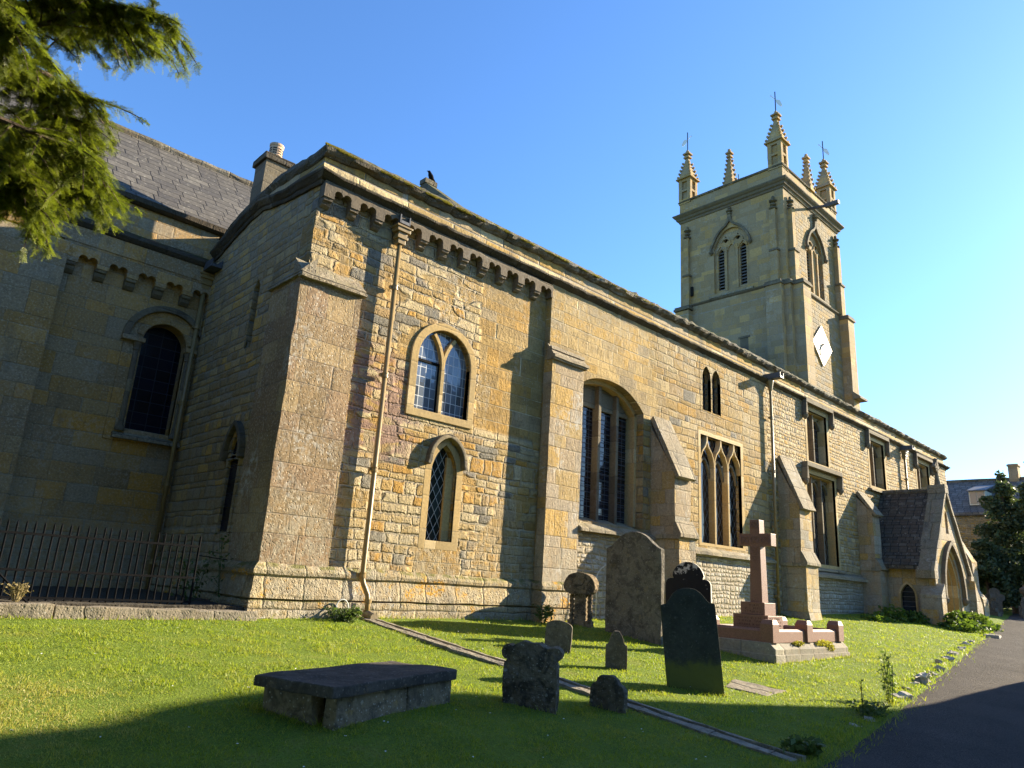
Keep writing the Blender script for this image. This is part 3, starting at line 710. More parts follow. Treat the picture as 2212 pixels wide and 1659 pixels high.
# square-headed windows to the west
def square_window(x0, x1, z0, z1, nm, depth, drop, hw, side=.14):
    m = MB(); m.prism(rect(x0-side, x1+side, z0-.12, z1+.12), 'y', YN-.004, YN+.08, [rect(x0, x1, z0, z1)]); m.prism(rect(x0-.01, x1+.01, z0-.01, z1+.01), 'y', YN+.083, YN+depth+.05, [rect(x0+.025, x1-.025, z0+.02, z1-.03)]); W = win_part(m, MT['dressed'])
    m = MB(); m.bar([(x0-.28, z1+.2-drop), (x0-.28, z1+.27), (x1+.28, z1+.27), (x1+.28, z1+.2-drop)], .15, YN-hw, YN+.03)
    for x in (x0-.28, x1+.28): m.lathe((x, YN-hw*.5, z1+.12-drop), [(.02,-.14),(.09,-.06),(.11,.03),(.07,.1)], 8)
    cp(m, 'hood_mould', MT['hood'], W, bevel=.015)
    m = MB()
    for i in range(1, nm+1):
        x = x0+(x1-x0)*i/(nm+1); m.bar([(x, z0), (x, z1)], .085, YN+depth-.20, YN+depth+.04)
    for i in range(nm+1):
        a = x0+(x1-x0)*i/(nm+1); b = x0+(x1-x0)*(i+1)/(nm+1)
        m.bar([(a+.02, z1-.5)]+[(a+.02+(b-a-.04)*t, z1-.5+.36*math.sin(math.pi*t)**.8) for t in (.12,.3,.5,.7,.88)]+[(b-.02, z1-.5)], .07, YN+depth-.1, YN+depth+.02)
        m.prism([(a, z1), (b, z1), (b, z1-.12), (a, z1-.12)], 'y', YN+depth-.09, YN+depth+.02)
    cp(m, 'mullion', MT['hood'], W, bevel=.008)
    m = MB(); m.box(x0-.02, x1+.02, YN+depth, YN+depth+.02, z0-.02, z1+.02); cp(m, 'glazing', MT['glass_dim'] if nm > 1 else MT['glass_dark'], W)
    m = MB(); m.prism([(10.70,z0-.22),(10.70,z0-.16),(YN+depth,z0+.02),(YN+depth,z0-.22)], 'x', x0-.3, x1+.3); cp(m, 'sill', MT['weathering'], W, rough=.01, cell=.25)
square_window(24.45,26.1,4.72,6.58,1,.34,.42,.17); square_window(30.1,31.72,4.6,6.5,1,.34,.45,.17); square_window(35.7,37.4,4.6,6.46,1,.34,.4,.17)
square_window(24.2,26.5,1.2,4.26,2,.36,.45,.2)
m = MB(); m.prism([(10.60,.76),(10.60,.86),(10.83,1.0),(10.83,.76)], 'x', 23.0, 28.6); cp(m, 'string_course', MT['weathering'], rough=.012, cell=.3)

# sloping buttresses
def slope_buttress(x0, x1, zt, yo, zf, zs, mat):
    """x range, apex height on wall, outer face y, height of top of outer face, height of the lower set-off"""
    m = MB()
    m.prism([(YN+.1,zt),(yo,zf),(yo,zs+.32),(yo-.12,zs),(yo-.12,-.25),(yo-.30,-1.0),(YN+.1,-1.2)], 'x', x0, x1)
    b = cp(m, 'buttress', mat, rough=.016, cell=.35)
    m = MB(); d = (Vector((yo, zf))-Vector((YN, zt))).normalized(); nn = Vector((d.y, -d.x)); nn = nn if nn.y > 0 else -nn
    a = Vector((YN, zt+.02)); e = Vector((yo, zf)) + d*.14
    q = [a, e, e+nn*.10, a+nn*.10 + Vector((0,.05))]
    m.prism([(p.x, p.y) for p in q], 'x', x0-.035, x1+.035)
    cp(m, 'weathering', MT['weathering'], b, rough=.012, cell=.22)
    m = MB(); m.prism([(yo+.02,zs+.36),(yo-.02,zs+.36),(yo-.20,zs+.02),(yo-.20,zs-.06),(yo-.10,zs-.12),(yo+.02,zs-.12)], 'x', x0-.05, x1+.05)
    m.box(x0-.06, x0+.01, yo-.15, YN, zs-.11, zs-.0)
    cp(m, 'set_off', MT['weathering'], b, rough=.012, cell=.22)
slope_buttress(15.11, 15.83, 4.31, 10.10, 2.86, 1.36, MT['ashlar'])
slope_buttress(22.10, 22.95, 4.42, 10.17, 2.86, 1.10, MT['ashlar'])
slope_buttress(28.42, 29.1, 4.04, 10.28, 3.30, 1.3, MT['ashlar'])

# -- cornice, corbel table, parapet band, coping (south side then round the east gable)
EY = (10.6, 11.3, 12.3, 12.85, 13.45, 14.1, 14.9, 15.5, 16.2)
EZC = (-.12, -.15, -.04, .0, -.04, -.10, -.28, -.50, -.72)          # coping line of the east gable
EZK = (.0, .06, .16, .25, .38, .33, .17, .0, -.12)                   # cornice line of the east gable
SX = (5, 11, 19, 32, 41); SZ = (-.10, 0, .03, -.05, -.17)
def run_path(x1, z, tab, south=True, corner=0.):
    p = [((5.15, y, z+np.interp(y, EY, tab)), (-.48, 0, 0), (0, 0, 1)) for y in np.arange(16.0, 11.3, -.18)]
    p.append(((5.15, Y0, z+tab[0]), (-.48, -1, 0), (0, 0, 1)))
    x = 5.45
    while x < x1: p.append(((x, Y0, z+np.interp(x, SX, SZ)*(1 if tab is EZC else .5)), (0, -1, 0), (0, 0, 1))); x += .17
    p.append(((x1, Y0, z+np.interp(x1, SX, SZ)*(1 if tab is EZC else .5)), (0, -1, 0), (0, 0, 1)))
    return p
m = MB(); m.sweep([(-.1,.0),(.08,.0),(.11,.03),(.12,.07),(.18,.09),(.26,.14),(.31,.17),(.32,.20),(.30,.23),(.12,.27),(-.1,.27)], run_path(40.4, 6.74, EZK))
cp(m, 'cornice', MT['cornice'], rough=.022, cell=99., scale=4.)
# parapet band between cornice and coping
pa = run_path(40.1, 7.0, EZK); pb = run_path(40.1, 7.44, EZC); vs = []; fs = []
for i, (p, q) in enumerate(zip(pa, pb)):
    A = Vector(p[1]); zb = p[0][2]-.1; zt = max(q[0][2], zb+.02); o = Vector((p[0][0], p[0][1], 0))
    vs += [o+A*.11+Vector((0,0,zb)), o-A*.3+Vector((0,0,zb)), o-A*.3+Vector((0,0,zt)), o+A*.11+Vector((0,0,zt))]
for i in range(len(pa)-1):
    for j in range(4): fs.append((4*i+j, 4*i+(j+1) % 4, 4*i+4+(j+1) % 4, 4*i+4+j))
fs += [(3,2,1,0), tuple(4*(len(pa)-1)+j for j in range(4))]
m = MB(); m.add(vs, fs); cp(m, 'parapet', MT['band'], rough=.008, cell=99.)
m = MB(); m.sweep([(-.35,-.02),(.14,-.02),(.20,.01),(.25,.05),(.28,.10),(.22,.16),(.10,.27),(-.1,.30),(-.35,.28)], run_path(40.3, 7.42, EZC))
cp(m, 'coping', MT['coping'], rough=.045, cell=99., scale=7.)
# corbel table: trefoil-headed arches cut in a projecting band, on corbels
def lobed(xa, xb, zb, r=.095):
    c = (xa+xb)/2
    pts = [(xb-.005, zb), (xb-.005, zb+.06)]
    pts += arc(c+.09, zb+.11, .085, -25, 165, 8) + arc(c-.09, zb+.11, .085, 15, 205, 8)
    return pts + [(xa+.005, zb+.06), (xa+.005, zb)]
def corbel_band(xa, xb, zb, zt, y0, y1, period, off, axis='y'):
    outl = [(xb, zt), (xa, zt), (xa, zb)]
    x = xa+off
    while x+.36 < xb:
        outl += [(x, zb)] + [(p[0], p[1]) for p in reversed(lobed(x, x+.36, zb))][0:] + [(x+.36, zb)]
        x += period
    outl += [(xb, zb)]
    return outl
o_ = corbel_band(5.14, 11.15, 6.47, 6.78, 0, 0, .54, .20)
m = MB(); m.prism(o_, 'y', 10.80, 10.99); CT = cp(m, 'corbel_table', MT['hood'])
x = 5.14
for i in range(12):
    xx = 5.14+.20+.54*i-.18
    if xx > 11.1: break
    if 6.55 < xx+.09 < 6.95: continue
    m = MB(); m.prism([(11.02,6.469),(10.82,6.469),(10.83,6.42),(10.88,6.40),(10.90,6.35),(10.96,6.31),(11.02,6.30)], 'x', max(xx, 5.13), xx+.17)
    cp(m, 'corbel', MT['hood'], CT, rough=.014, cell=.1, scale=7., seed=i)

# moss tufts on the near coping
def tufts(n, fx, mat, name, parent):
    V = []; F = []; A = []
    for i in range(n):
        p = fx(); r = random.random()
        for j in range(5):
            a = random.random()*6.28; l = .02+.03*random.random(); w = .005+.006*random.random()
            d = Vector((math.cos(a)*.8, math.sin(a)*.8, .5+random.random())).normalized()
            s_ = Vector((-math.sin(a), math.cos(a), 0))*w
            b = len(V); V += [p-s_, p+s_, p+d*l]; F.append((b, b+1, b+2)); A += [r]*3
    return np_mesh(name, np.array([v[:] for v in V]), F, mat, parent, attr=A)
MT['moss'] = mat_leaf('golden_moss', (.40,.34,.06), (.17,.13,.03), .3)
def mosspt():
    while True:
        x = 5.06+abs(random.gauss(0, 3.6)); t = random.random()
        if x < 17 and mnoise.noise(Vector((x*2.6, t*1.5, 0))) > -.06: break
    return Vector((x, 10.72+.24*t, 7.487+.20*t+np.interp(x, SX, SZ)))
mo = tufts(30000, mosspt, MT['moss'], 'moss', CH); mo['kind'] = 'stuff'

# -- roofs behind the parapets
m = MB(); m.add([(5.4,11.2,7.3),(13.4,11.2,7.3),(13.4,16,7.4),(5.4,16,7.4)], [(0,1,2,3)]); cp(m, 'chapel_roof', MT['lead'])
m = MB(); m.add([(13.3,11.3,7.05),(39.8,11.3,7.05),(39.8,19.3,13.58),(13.3,19.3,13.58),(13.3,27.3,7.05),(39.8,27.3,7.05)], [(0,1,2,3),(3,2,5,4)]); cp(m, 'nave_roof', MT['slate'])
gp = [(11.2,5.),(11.2,7.1),(19.3,13.82),(27.4,7.1),(27.4,5.)]
m = MB(); m.prism(gp, 'x', 12.9, 13.35); m.box(12.86, 13.39, 19.12, 19.48, 13.7, 13.88); cp(m, 'nave_gable', MT['coping'])

# -- chancel
cw_open = [(4.02, 2.56), (4.92, 2.56)] + arc(4.47, 4.5, .45, 0, 180, 16)
YC = 16.0
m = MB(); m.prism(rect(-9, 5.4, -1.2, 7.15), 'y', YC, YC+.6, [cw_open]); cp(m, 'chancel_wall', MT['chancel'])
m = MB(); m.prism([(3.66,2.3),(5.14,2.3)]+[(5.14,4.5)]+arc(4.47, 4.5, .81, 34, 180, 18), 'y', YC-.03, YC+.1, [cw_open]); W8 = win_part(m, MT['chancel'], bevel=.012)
m = MB(); m.bar(arc(4.47, 4.48, .80, 30, 178, 20), .13, YC-.12, YC+.02); cp(m, 'hood_mould', MT['hood'], W8, bevel=.02)
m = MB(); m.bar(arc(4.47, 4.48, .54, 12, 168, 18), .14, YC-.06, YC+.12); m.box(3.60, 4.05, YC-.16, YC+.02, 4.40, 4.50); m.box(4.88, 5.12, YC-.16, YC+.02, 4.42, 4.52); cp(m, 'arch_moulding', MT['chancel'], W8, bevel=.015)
for x in (3.93, 4.99):
    m = MB(); m.tube([(x, YC-.04, 2.62), (x, YC-.04, 4.22)], .055, 10); m.lathe((x, YC-.04, 4.22), [(.06,0),(.075,.02),(.06,.05),(.10,.17),(.11,.2)], 10); m.lathe((x, YC-.04, 2.5), [(.1,0),(.1,.05),(.07,.12)], 10)
    cp(m, 'nook_shaft', MT['hood'], W8)
m = MB(); m.box(3.98, 4.96, YC+.30, YC+.32, 2.5, 5.); cp(m, 'glazing', MT['glass_chancel'], W8)
m = MB(); m.prism([(15.86,2.34),(15.86,2.42),(16.3,2.62),(16.3,2.34)], 'x', 3.8, 5.13); cp(m, 'sill', MT['weathering'], W8)
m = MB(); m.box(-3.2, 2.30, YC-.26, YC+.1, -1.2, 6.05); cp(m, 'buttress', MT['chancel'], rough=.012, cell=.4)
o_ = corbel_band(2.2, 5.15, 5.68, 6.12, 0, 0, .57, .3)
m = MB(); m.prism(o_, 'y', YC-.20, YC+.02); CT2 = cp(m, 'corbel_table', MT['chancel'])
for i in range(6):
    xx = 2.2+.3+.57*i-.21
    if xx > 5.0: break
    m = MB(); m.prism([(16.02,5.679),(15.82,5.679),(15.83,5.62),(15.87,5.60),(15.89,5.53),(15.95,5.47),(16.02,5.45)], 'x', xx, min(5.14, xx+.2)); cp(m, 'corbel', MT['hood'], CT2, rough=.012, cell=.1)
m = MB(); m.prism([(16.02,6.42),(15.76,6.44),(15.70,6.52),(15.72,6.60),(15.84,6.68),(16.02,6.70)], 'x', -9, 5.14); cp(m, 'string_course', MT['cornice'], rough=.012, cell=.4)
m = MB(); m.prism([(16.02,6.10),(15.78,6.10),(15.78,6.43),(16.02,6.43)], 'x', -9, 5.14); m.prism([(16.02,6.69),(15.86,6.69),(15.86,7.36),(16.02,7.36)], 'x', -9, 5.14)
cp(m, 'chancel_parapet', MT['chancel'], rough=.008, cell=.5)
m = MB(); m.prism([(16.05,7.34),(15.78,7.34),(15.70,7.38),(15.68,7.48),(15.76,7.50),(16.05,7.52)], 'x', -9, 5.2); cp(m, 'gutter', MT['cornice'], rough=.01, cell=.5)
m = MB(); m.add([(-9,15.78,7.53),(9.5,15.78,7.53),(9.5,19.0,10.66),(-9,19.0,10.66),(9.5,22.3,7.5),(-9,22.3,7.5)], [(0,1,2,3),(3,2,4,5)]); cp(m, 'chancel_roof', MT['slate'])
m = MB(); m.tube([(x, 19.0, 10.66) for x in np.linspace(-9, 9.5, 60)], .12, 8); cp(m, 'ridge', MT['coping'], rough=.03, cell=99)
# spout and downpipe in the corner
def downpipe(x, y, zt, zb, off=None, hopper='box', mat='pipe', r=.046, spout=.5):
    m = MB()
    pts = [(x, y, zt)]
    if off: pts += [(x, y, zb+.62), (x+off*.2, y-abs(off)*.2, zb+.52), (x+off*.9, y-abs(off)*.8, zb+.34), (x+off, y-abs(off), zb+.22), (x+off, y-abs(off), zb)]
    else: pts += [(x, y, zb)]
    m.tube(pts, r, 12)
    D = cp(m, 'downpipe', MT[mat], smooth=True)
    z = zt-.9
    zs = []
    while z > zb+.8: zs.append(z); z -= 1.75
    for z in zs + [zb+.66]:
        m = MB(); m.lathe((x, y, z), [(r,-.05),(r*1.35,-.05),(r*1.35,-.02),(r*1.18,-.015),(r*1.18,.02),(r*1.3,.025),(r*1.3,.045),(r,.045)], 14)
        m.box(x-r*1.9, x+r*1.9, y+r*.4, y+r*1.6, z-.03, z+.03); cp(m, 'pipe_collar', MT[mat], D)
    if off:
        for zz in (zb+.24, zb+.06): m = MB(); m.lathe((x+off, y-abs(off), zz), [(r,-.03),(r*1.35,-.03),(r*1.35,.03),(r,.03)], 14); cp(m, 'pipe_collar', MT[mat], D)
    m = MB()
    if hopper == 'box':
        for (z0, z1, h) in ((.0,.10,.085),(.10,.16,.12),(.16,.24,.10),(.24,.32,.15),(.32,.36,.18)):
            m.box(x-h, x+h, y-h*.8, y+.08, zt+z0, zt+z1-.001)
    else:
        m.lathe((x, y, zt), [(r,0),(r*1.5,.08),(r*2.4,.30),(r*2.6,.33),(r*2.6,.38),(r*2,.38)], 14)
    cp(m, 'hopper_head', MT[mat], D, bevel=.006)
    m = MB(); m.box(x-.10, x+.10, y-spout, y+.25, zt+.40, zt+.46); m.box(x-.12, x-.095, y-spout, y+.25, zt+.40, zt+.58); m.box(x+.095, x+.12, y-spout, y+.25, zt+.40, zt+.58)
    cp(m, 'lead_spout', MT['lead'], D)
    return D
downpipe(6.86, 10.86, 6.18, -.70, .10, 'box', spout=.12)
downpipe(21.55, 10.70, 6.55, -.6, None, 'cone', spout=.42)
downpipe(33.85, 10.70, 6.25, 0., None, 'box', spout=.4)
downpipe(5.02, 15.86, 5.95, -.7, None, 'box', spout=.55)

# chimney
m = MB(); m.box(5.42, 6.02, 14.55, 15.15, 6.6, 8.98); CM = cp(m, 'chimney', MT['hood'], rough=.012, cell=.3)
m = MB(); m.box(5.36, 6.08, 14.49, 15.21, 8.98, 9.14); cp(m, 'chimney_cap', MT['cornice'], CM, bevel=.02, rough=.01, cell=.2)
m = MB(); m.lathe((5.72, 14.85, 9.14), [(.155,0),(.155,.02),(.15,.38),(.165,.40),(.165,.45),(.13,.46)], 24); CPOT = cp(m, 'chimney_pot', MT['terracotta'], CM)
m = MB()
for i in range(8):
    for j in range(5):
        a = 2*math.pi*i/8+.2; z = 9.19+.062*j
        c, s_ = math.cos(a), math.sin(a)
        t = Vector((-s_, c, 0)); o = Vector((5.72, 14.85, z)) + Vector((c, s_, 0))*.151
        m.add([o-t*.045, o+t*.045, o+t*.045+Vector((c*.004, s_*.004, .028)), o-t*.045+Vector((c*.004, s_*.004, .028))], [(0,1,2,3)])
cp(m, 'pot_slots', MT['dark_void'], CM)

# ------------------------------------------------------------------ TOWER (part of the church)
TX0, TX1, TY0, TY1 = 35.4, 42.75, 16.35, 23.2
ew = pointed_open(18.55, 20.85, 17.3, 20.25, 21.35); sw = pointed_open(37.95, 40.3, 17.3, 20.25, 21.35)
def trefoil_light(c, w, z0, z1):
    return [(c-w/2, z0), (c+w/2, z0)] + pointed(c-w/2, c+w/2, z1-.2, z1+.12, 5)
m = MB()
m.prism([(TY0,16.9),(TY1,16.9),(TY1,22.8),(TY0,22.8)], 'x', TX0, TX0+.6, [ew])
m.box(TX0-.12, TX0+.6, TY0-.1, TY1+.1, 4.0, 16.92); m.box(TX0+.6, TX1, TY1-.4, TY1, 4.0, 22.8); m.box(TX1-.5, TX1, TY0+.6, TY1, 4., 22.8)
TW = cp(m, 'tower', MT['tower'])
m = MB(); m.prism([(TX0+.6,16.9),(TX1,16.9),(TX1,22.8),(TX0+.6,22.8)], 'y', TY0, TY0+.6, [[(min(max(p[0],36.1),42.),p[1]) for p in sw]])
m.box(TX0+.5, TX1+.1, TY0-.12, TY0+.6, 4., 16.92)
cp(m, 'south_face', MT['tower_south'], TW)
def tw(mb, name, mat, **kw): return mb.build(name, mat, TW, **kw)
# string course, cornice, parapet, coping as square rings
def ring(prof, z, name, mat, g=0., **kw):
    fr = [((TX0-g,TY0-g,z),(-1,-1,0),(0,0,1)),((TX1+g,TY0-g,z),(1,-1,0),(0,0,1)),((TX1+g,TY1+g,z),(1,1,0),(0,0,1)),((TX0-g,TY1+g,z),(-1,1,0),(0,0,1)),((TX0-g,TY0-g,z),(-1,-1,0),(0,0,1))]
    m = MB(); m.sweep(prof, fr); return tw(m, name, mat, **kw)
ring([(-.05,-.1),(.12,-.06),(.22,.02),(.24,.08),(.05,.16),(-.05,.18)], 16.86, 'string_course', MT['hood'], rough=.01, cell=.8)
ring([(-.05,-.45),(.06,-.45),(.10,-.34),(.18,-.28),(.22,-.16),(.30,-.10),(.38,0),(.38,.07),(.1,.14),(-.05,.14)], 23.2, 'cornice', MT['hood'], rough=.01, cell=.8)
ring([(-.4,0),(.03,0),(.03,.92),(-.4,.92)], 23.3, 'parapet', MT['tower'], rough=.008, cell=.8)
ring([(-.45,-.02),(.10,-.02),(.13,.05),(.05,.14),(-.15,.19),(-.45,.16)], 24.22, 'coping', MT['coping'], rough=.02, cell=.6)
m = MB(); m.add([(TX0,TY0,23.4),(TX1,TY0,23.4),(TX1,TY1,23.4),(TX0,TY1,23.4)], [(0,1,2,3)]); tw(m, 'tower_roof', MT['lead'])
# belfry windows
def belfry(c, axis):
    f = TX0 if axis == 'x' else TY0
    mats = MT['tower']
    lights = [trefoil_light(c+d, .40, 17.5, 20.05) for d in (-.72, .0, .72)]
    tr = [[(c+d+p[0], p[1]) for p in ((-.16,20.62),(.0,20.5),(.16,20.62),(.0,20.95))] for d in (-.4, .4)]
    m = MB()
    outl = pointed_open(c-1.15, c+1.15, 17.3, 20.25, 21.35)
    m.prism(outl, axis, f+.16, f+.34, [lights[0], lights[2]] + tr)
    for d in (-.36, .36): m.bar([(c+d, 17.35), (c+d, 20.2)], .13, f+.06, f+.2, axis)
    for d in (-.72, 0, .72): m.bar(pointed(c+d-.26, c+d+.26, 19.95, 20.35, 5), .07, f+.09, f+.2, axis)
    for d in (-.4, .4): m.bar(arc(c+d, 20.45, .32, 20, 340, 12), .06, f+.10, f+.2, axis)
    W = tw(m, 'belfry_window', mats)
    # nested one level below the tower is not available, so hood and louvres sit beside the window
    m = MB(); hp = pointed(c-1.28, c+1.28, 20.25, 21.52, 8)
    k = len(hp)//2
    og = [(c+.0, 22.35), (c+.02, 21.95), (c+.1, 21.72), (c+.32, 21.48)]
    m.bar([(c+1.28, 20.1)] + hp[:k-2] + [(c+.30, 21.5), (c+.09, 21.75), (c+.03, 22.2)], .13, f-.14, f+.02, axis)
    m.bar([(c-1.28, 20.1)] + [(2*c-p[0], p[1]) for p in hp[:k-2]] + [(c-.30, 21.5), (c-.09, 21.75), (c-.03, 22.2)], .13, f-.135, f+.02, axis)
    P = (lambda a, b, d: (f-b, a, d)) if axis == 'x' else (lambda a, b, d: (a, f-b, d))
    for s_ in (-1, 1): m.lathe(P(c+s_*1.28, .08, 19.98), [(.03,-.12),(.12,-.03),(.14,.06),(.06,.16)], 8)
    for (z, r) in ((22.25,.15),(22.42,.20),(22.60,.12)): m.lathe(P(c, .06, z), [(.04,-.1),(r,-.03),(r,.04),(.04,.1)], 8)
    tw(m, 'hood_mould', MT['hood'], rough=.012, cell=.3)
    for d in (-.72, .72):
        m = MB()
        for i in range(13):
            z = 17.5+.2*i
            q = [(f+.18, z), (f+.20, z-.03), (f+.40, z+.14), (f+.38, z+.17)]
            m.prism([(p[0], p[1]) for p in q] if axis == 'x' else q, 'y' if axis == 'x' else 'x', c+d-.21, c+d+.21)
        tw(m, 'louvre', MT['louvre'])
        m = MB(); (m.box(f+.42, f+.44, c+d-.3, c+d+.3, 17.4, 20.4) if axis == 'x' else m.box(c+d-.3, c+d+.3, f+.42, f+.44, 17.4, 20.4)); tw(m, 'belfry_opening', MT['dark_void'])
    m = MB(); pr = [(f-.16,17.0),(f-.16,17.1),(f+.36,17.34),(f+.36,17.0)]
    m.prism(pr, 'y' if axis == 'x' else 'x', c-1.4, c+1.4); tw(m, 'sill', MT['weathering'], rough=.012, cell=.3)
belfry(19.72, 'x'); belfry(39.35, 'y')
# angle buttresses: deep below the string, thin pilasters with finials above
def pil(x0, x1, y0, y1, z0, z1, name='buttress', mat='tower', cap=True, sl=None):
    m = MB(); m.box(x0, x1, y0, y1, z0, z1)
    if sl:   # sloped head towards the wall, sl=(axis, sign)
        pass
    return tw(m, name, MT[mat], rough=.01, cell=.7)
pil(35.28, 36.2, 15.42, 16.5, 4, 16.55); pil(34.62, 35.5, 16.35, 17.25, 4, 16.55); pil(34.98, 35.6, 16.0, 16.75, 4, 16.62)
pil(41.95, 42.85, 15.72, 16.5, 4, 16.6); pil(34.85, 35.5, 22.3, 23.25, 4, 16.5)
for (x0,x1,y0,y1) in ((35.2,36.28,15.34,16.4),(34.54,35.4,16.3,17.33),(34.90,35.6,15.9,16.8),(41.87,42.93,15.64,16.4),(34.77,35.4,22.22,23.33)):
    m = MB(); m.box(x0, x1, y0, y1, 16.55, 16.68); m.box(x0+.05, x1-.05, y0+.05, y1-.05, 16.68, 16.8)
    tw(m, 'buttress_cap', MT['hood'], rough=.01, cell=.5)
for (x0,x1,y0,y1) in ((35.75,36.25,16.0,16.5),(41.95,42.5,16.02,16.5),(35.12,35.5,16.72,17.15),(35.12,35.5,22.45,22.85)):
    pil(x0, x1, y0, y1, 16.8, 18.9); pil(x0+.07, x1-.07, y0+.07, y1-.0, 18.9, 21.6)
    m = MB(); cx, cy = (x0+x1)/2, (y0+y1)/2
    m.box(x0-.06, x1+.06, y0-.06, y1+.03, 18.84, 18.96); tw(m, 'pilaster_band', MT['hood']); m = MB()
    for (z, r) in ((21.55,.24),(21.8,.17),(22.05,.22),(22.25,.08)): m.lathe((cx, cy, z), [(.05,-.1),(r,-.03),(r,.05),(.05,.12)], 8)
    tw(m, 'pilaster_finial', MT['hood'], rough=.015, cell=.3)
m = MB(); m.prism([(TX0-.2,10.0),(TX0-.2,10.2),(TX0,10.5),(TX0,10.0)], 'y', 17.2, 22.4); tw(m, 'roof_flashing', MT['lead'])
m = MB(); m.prism([(15.3,11.5),(15.3,11.62),(15.75,12.0),(15.75,11.5)], 'x', 41.85, 42.95); tw(m, 'weathering', MT['weathering'], rough=.015, cell=.3)
m = MB(); m.box(TX0-.13, TX0+.05, 22.28, 22.42, 17.55, 18.15); tw(m, 'slit_opening', MT['dark_void'])
m = MB(); m.box(TX0-.15, TX0-.05, 18.6, 19.3, 14.08, 14.2); m.box(TX0-.124, TX0-.05, 18.7, 19.2, 13.2, 14.08); tw(m, 'blocked_window', MT['hood'])
# diamond clock face
def mat_clock():
    k = N('white_painted_clock_board'); n = k.noise(k.pos(), 3., 4., .6)
    return k.out(k.ramp(n, [(.3,(.62,.585,.47)),(.7,(.54,.50,.38))]), .5, None, .3)
MT['clock'] = mat_clock()
MT['vane'] = mat_simple('bright_vane_metal', (.85,.82,.72), .35, .05, 6., 0, .7, .3)
cx, cz, cy = 39.1, 14.1, TY0-.2
dm = [(cx-1.27, cz), (cx, cz-1.24), (cx+1.27, cz), (cx, cz+1.24)]
m = MB(); m.prism(dm, 'y', cy, cy+.07); tw(m, 'clock_face', MT['clock'], bevel=.01)
m = MB(); m.bar([(cx-.05, cz+.05), (cx-.42, cz-.42)], .11, cy-.06, cy-.045); m.bar([(cx-.05, cz+.05), (cx-.30, cz-.62)], .10, cy-.05, cy-.035); m.lathe((cx-.05, cy-.05, cz), [(.06,0),(.06,.1)], 8)
tw(m, 'clock_hands', mat_simple('dark_bronze', (.05,.04,.025), .6))
gold = mat_simple('worn_gold_paint', (.20,.13,.04), .6)
NUM = ['XII','I','II','III','IIII','V','VI','VII','VIII','IX','X','XI']
for i, s_ in enumerate(NUM):
    a = math.radians(90-30*i); r = .72
    ox, oz = cx+r*math.cos(a), cz+r*math.sin(a); t = Vector((math.sin(a), -math.cos(a))); q = Vector((math.cos(a), math.sin(a)))
    W_ = {'I':.055,'V':.11,'X':.11}; tot = sum(W_[ch] for ch in s_); u = -tot/2
    m = MB()
    for ch in s_:
        w_ = W_[ch]; c0 = u+w_/2; u += w_
        def pt(a_, b_): v = Vector((ox, oz)) + t*a_ + q*b_; return (v.x, v.y)
        if ch == 'I': m.bar([pt(c0,-.1), pt(c0,.1)], .05, cy-.012, cy-.004)
        elif ch == 'V': m.bar([pt(c0-.045,.1), pt(c0,-.1), pt(c0+.045,.1)], .042, cy-.012, cy-.004)
        else: m.bar([pt(c0-.045,.1), pt(c0+.045,-.1)], .042, cy-.012, cy-.004); m.bar([pt(c0+.045,.1), pt(c0-.045,-.1)], .042, cy-.0125, cy-.0045)
    tw(m, 'clock_numeral', gold)
# spout on the south side
m = MB(); m.tube([(38.6, 16.5, 22.75), (38.6, 15.15, 22.55)], .09, 8); m.box(38.48, 38.72, 14.5, 15.3, 22.44, 22.66); tw(m, 'lead_spout', MT['lead'])
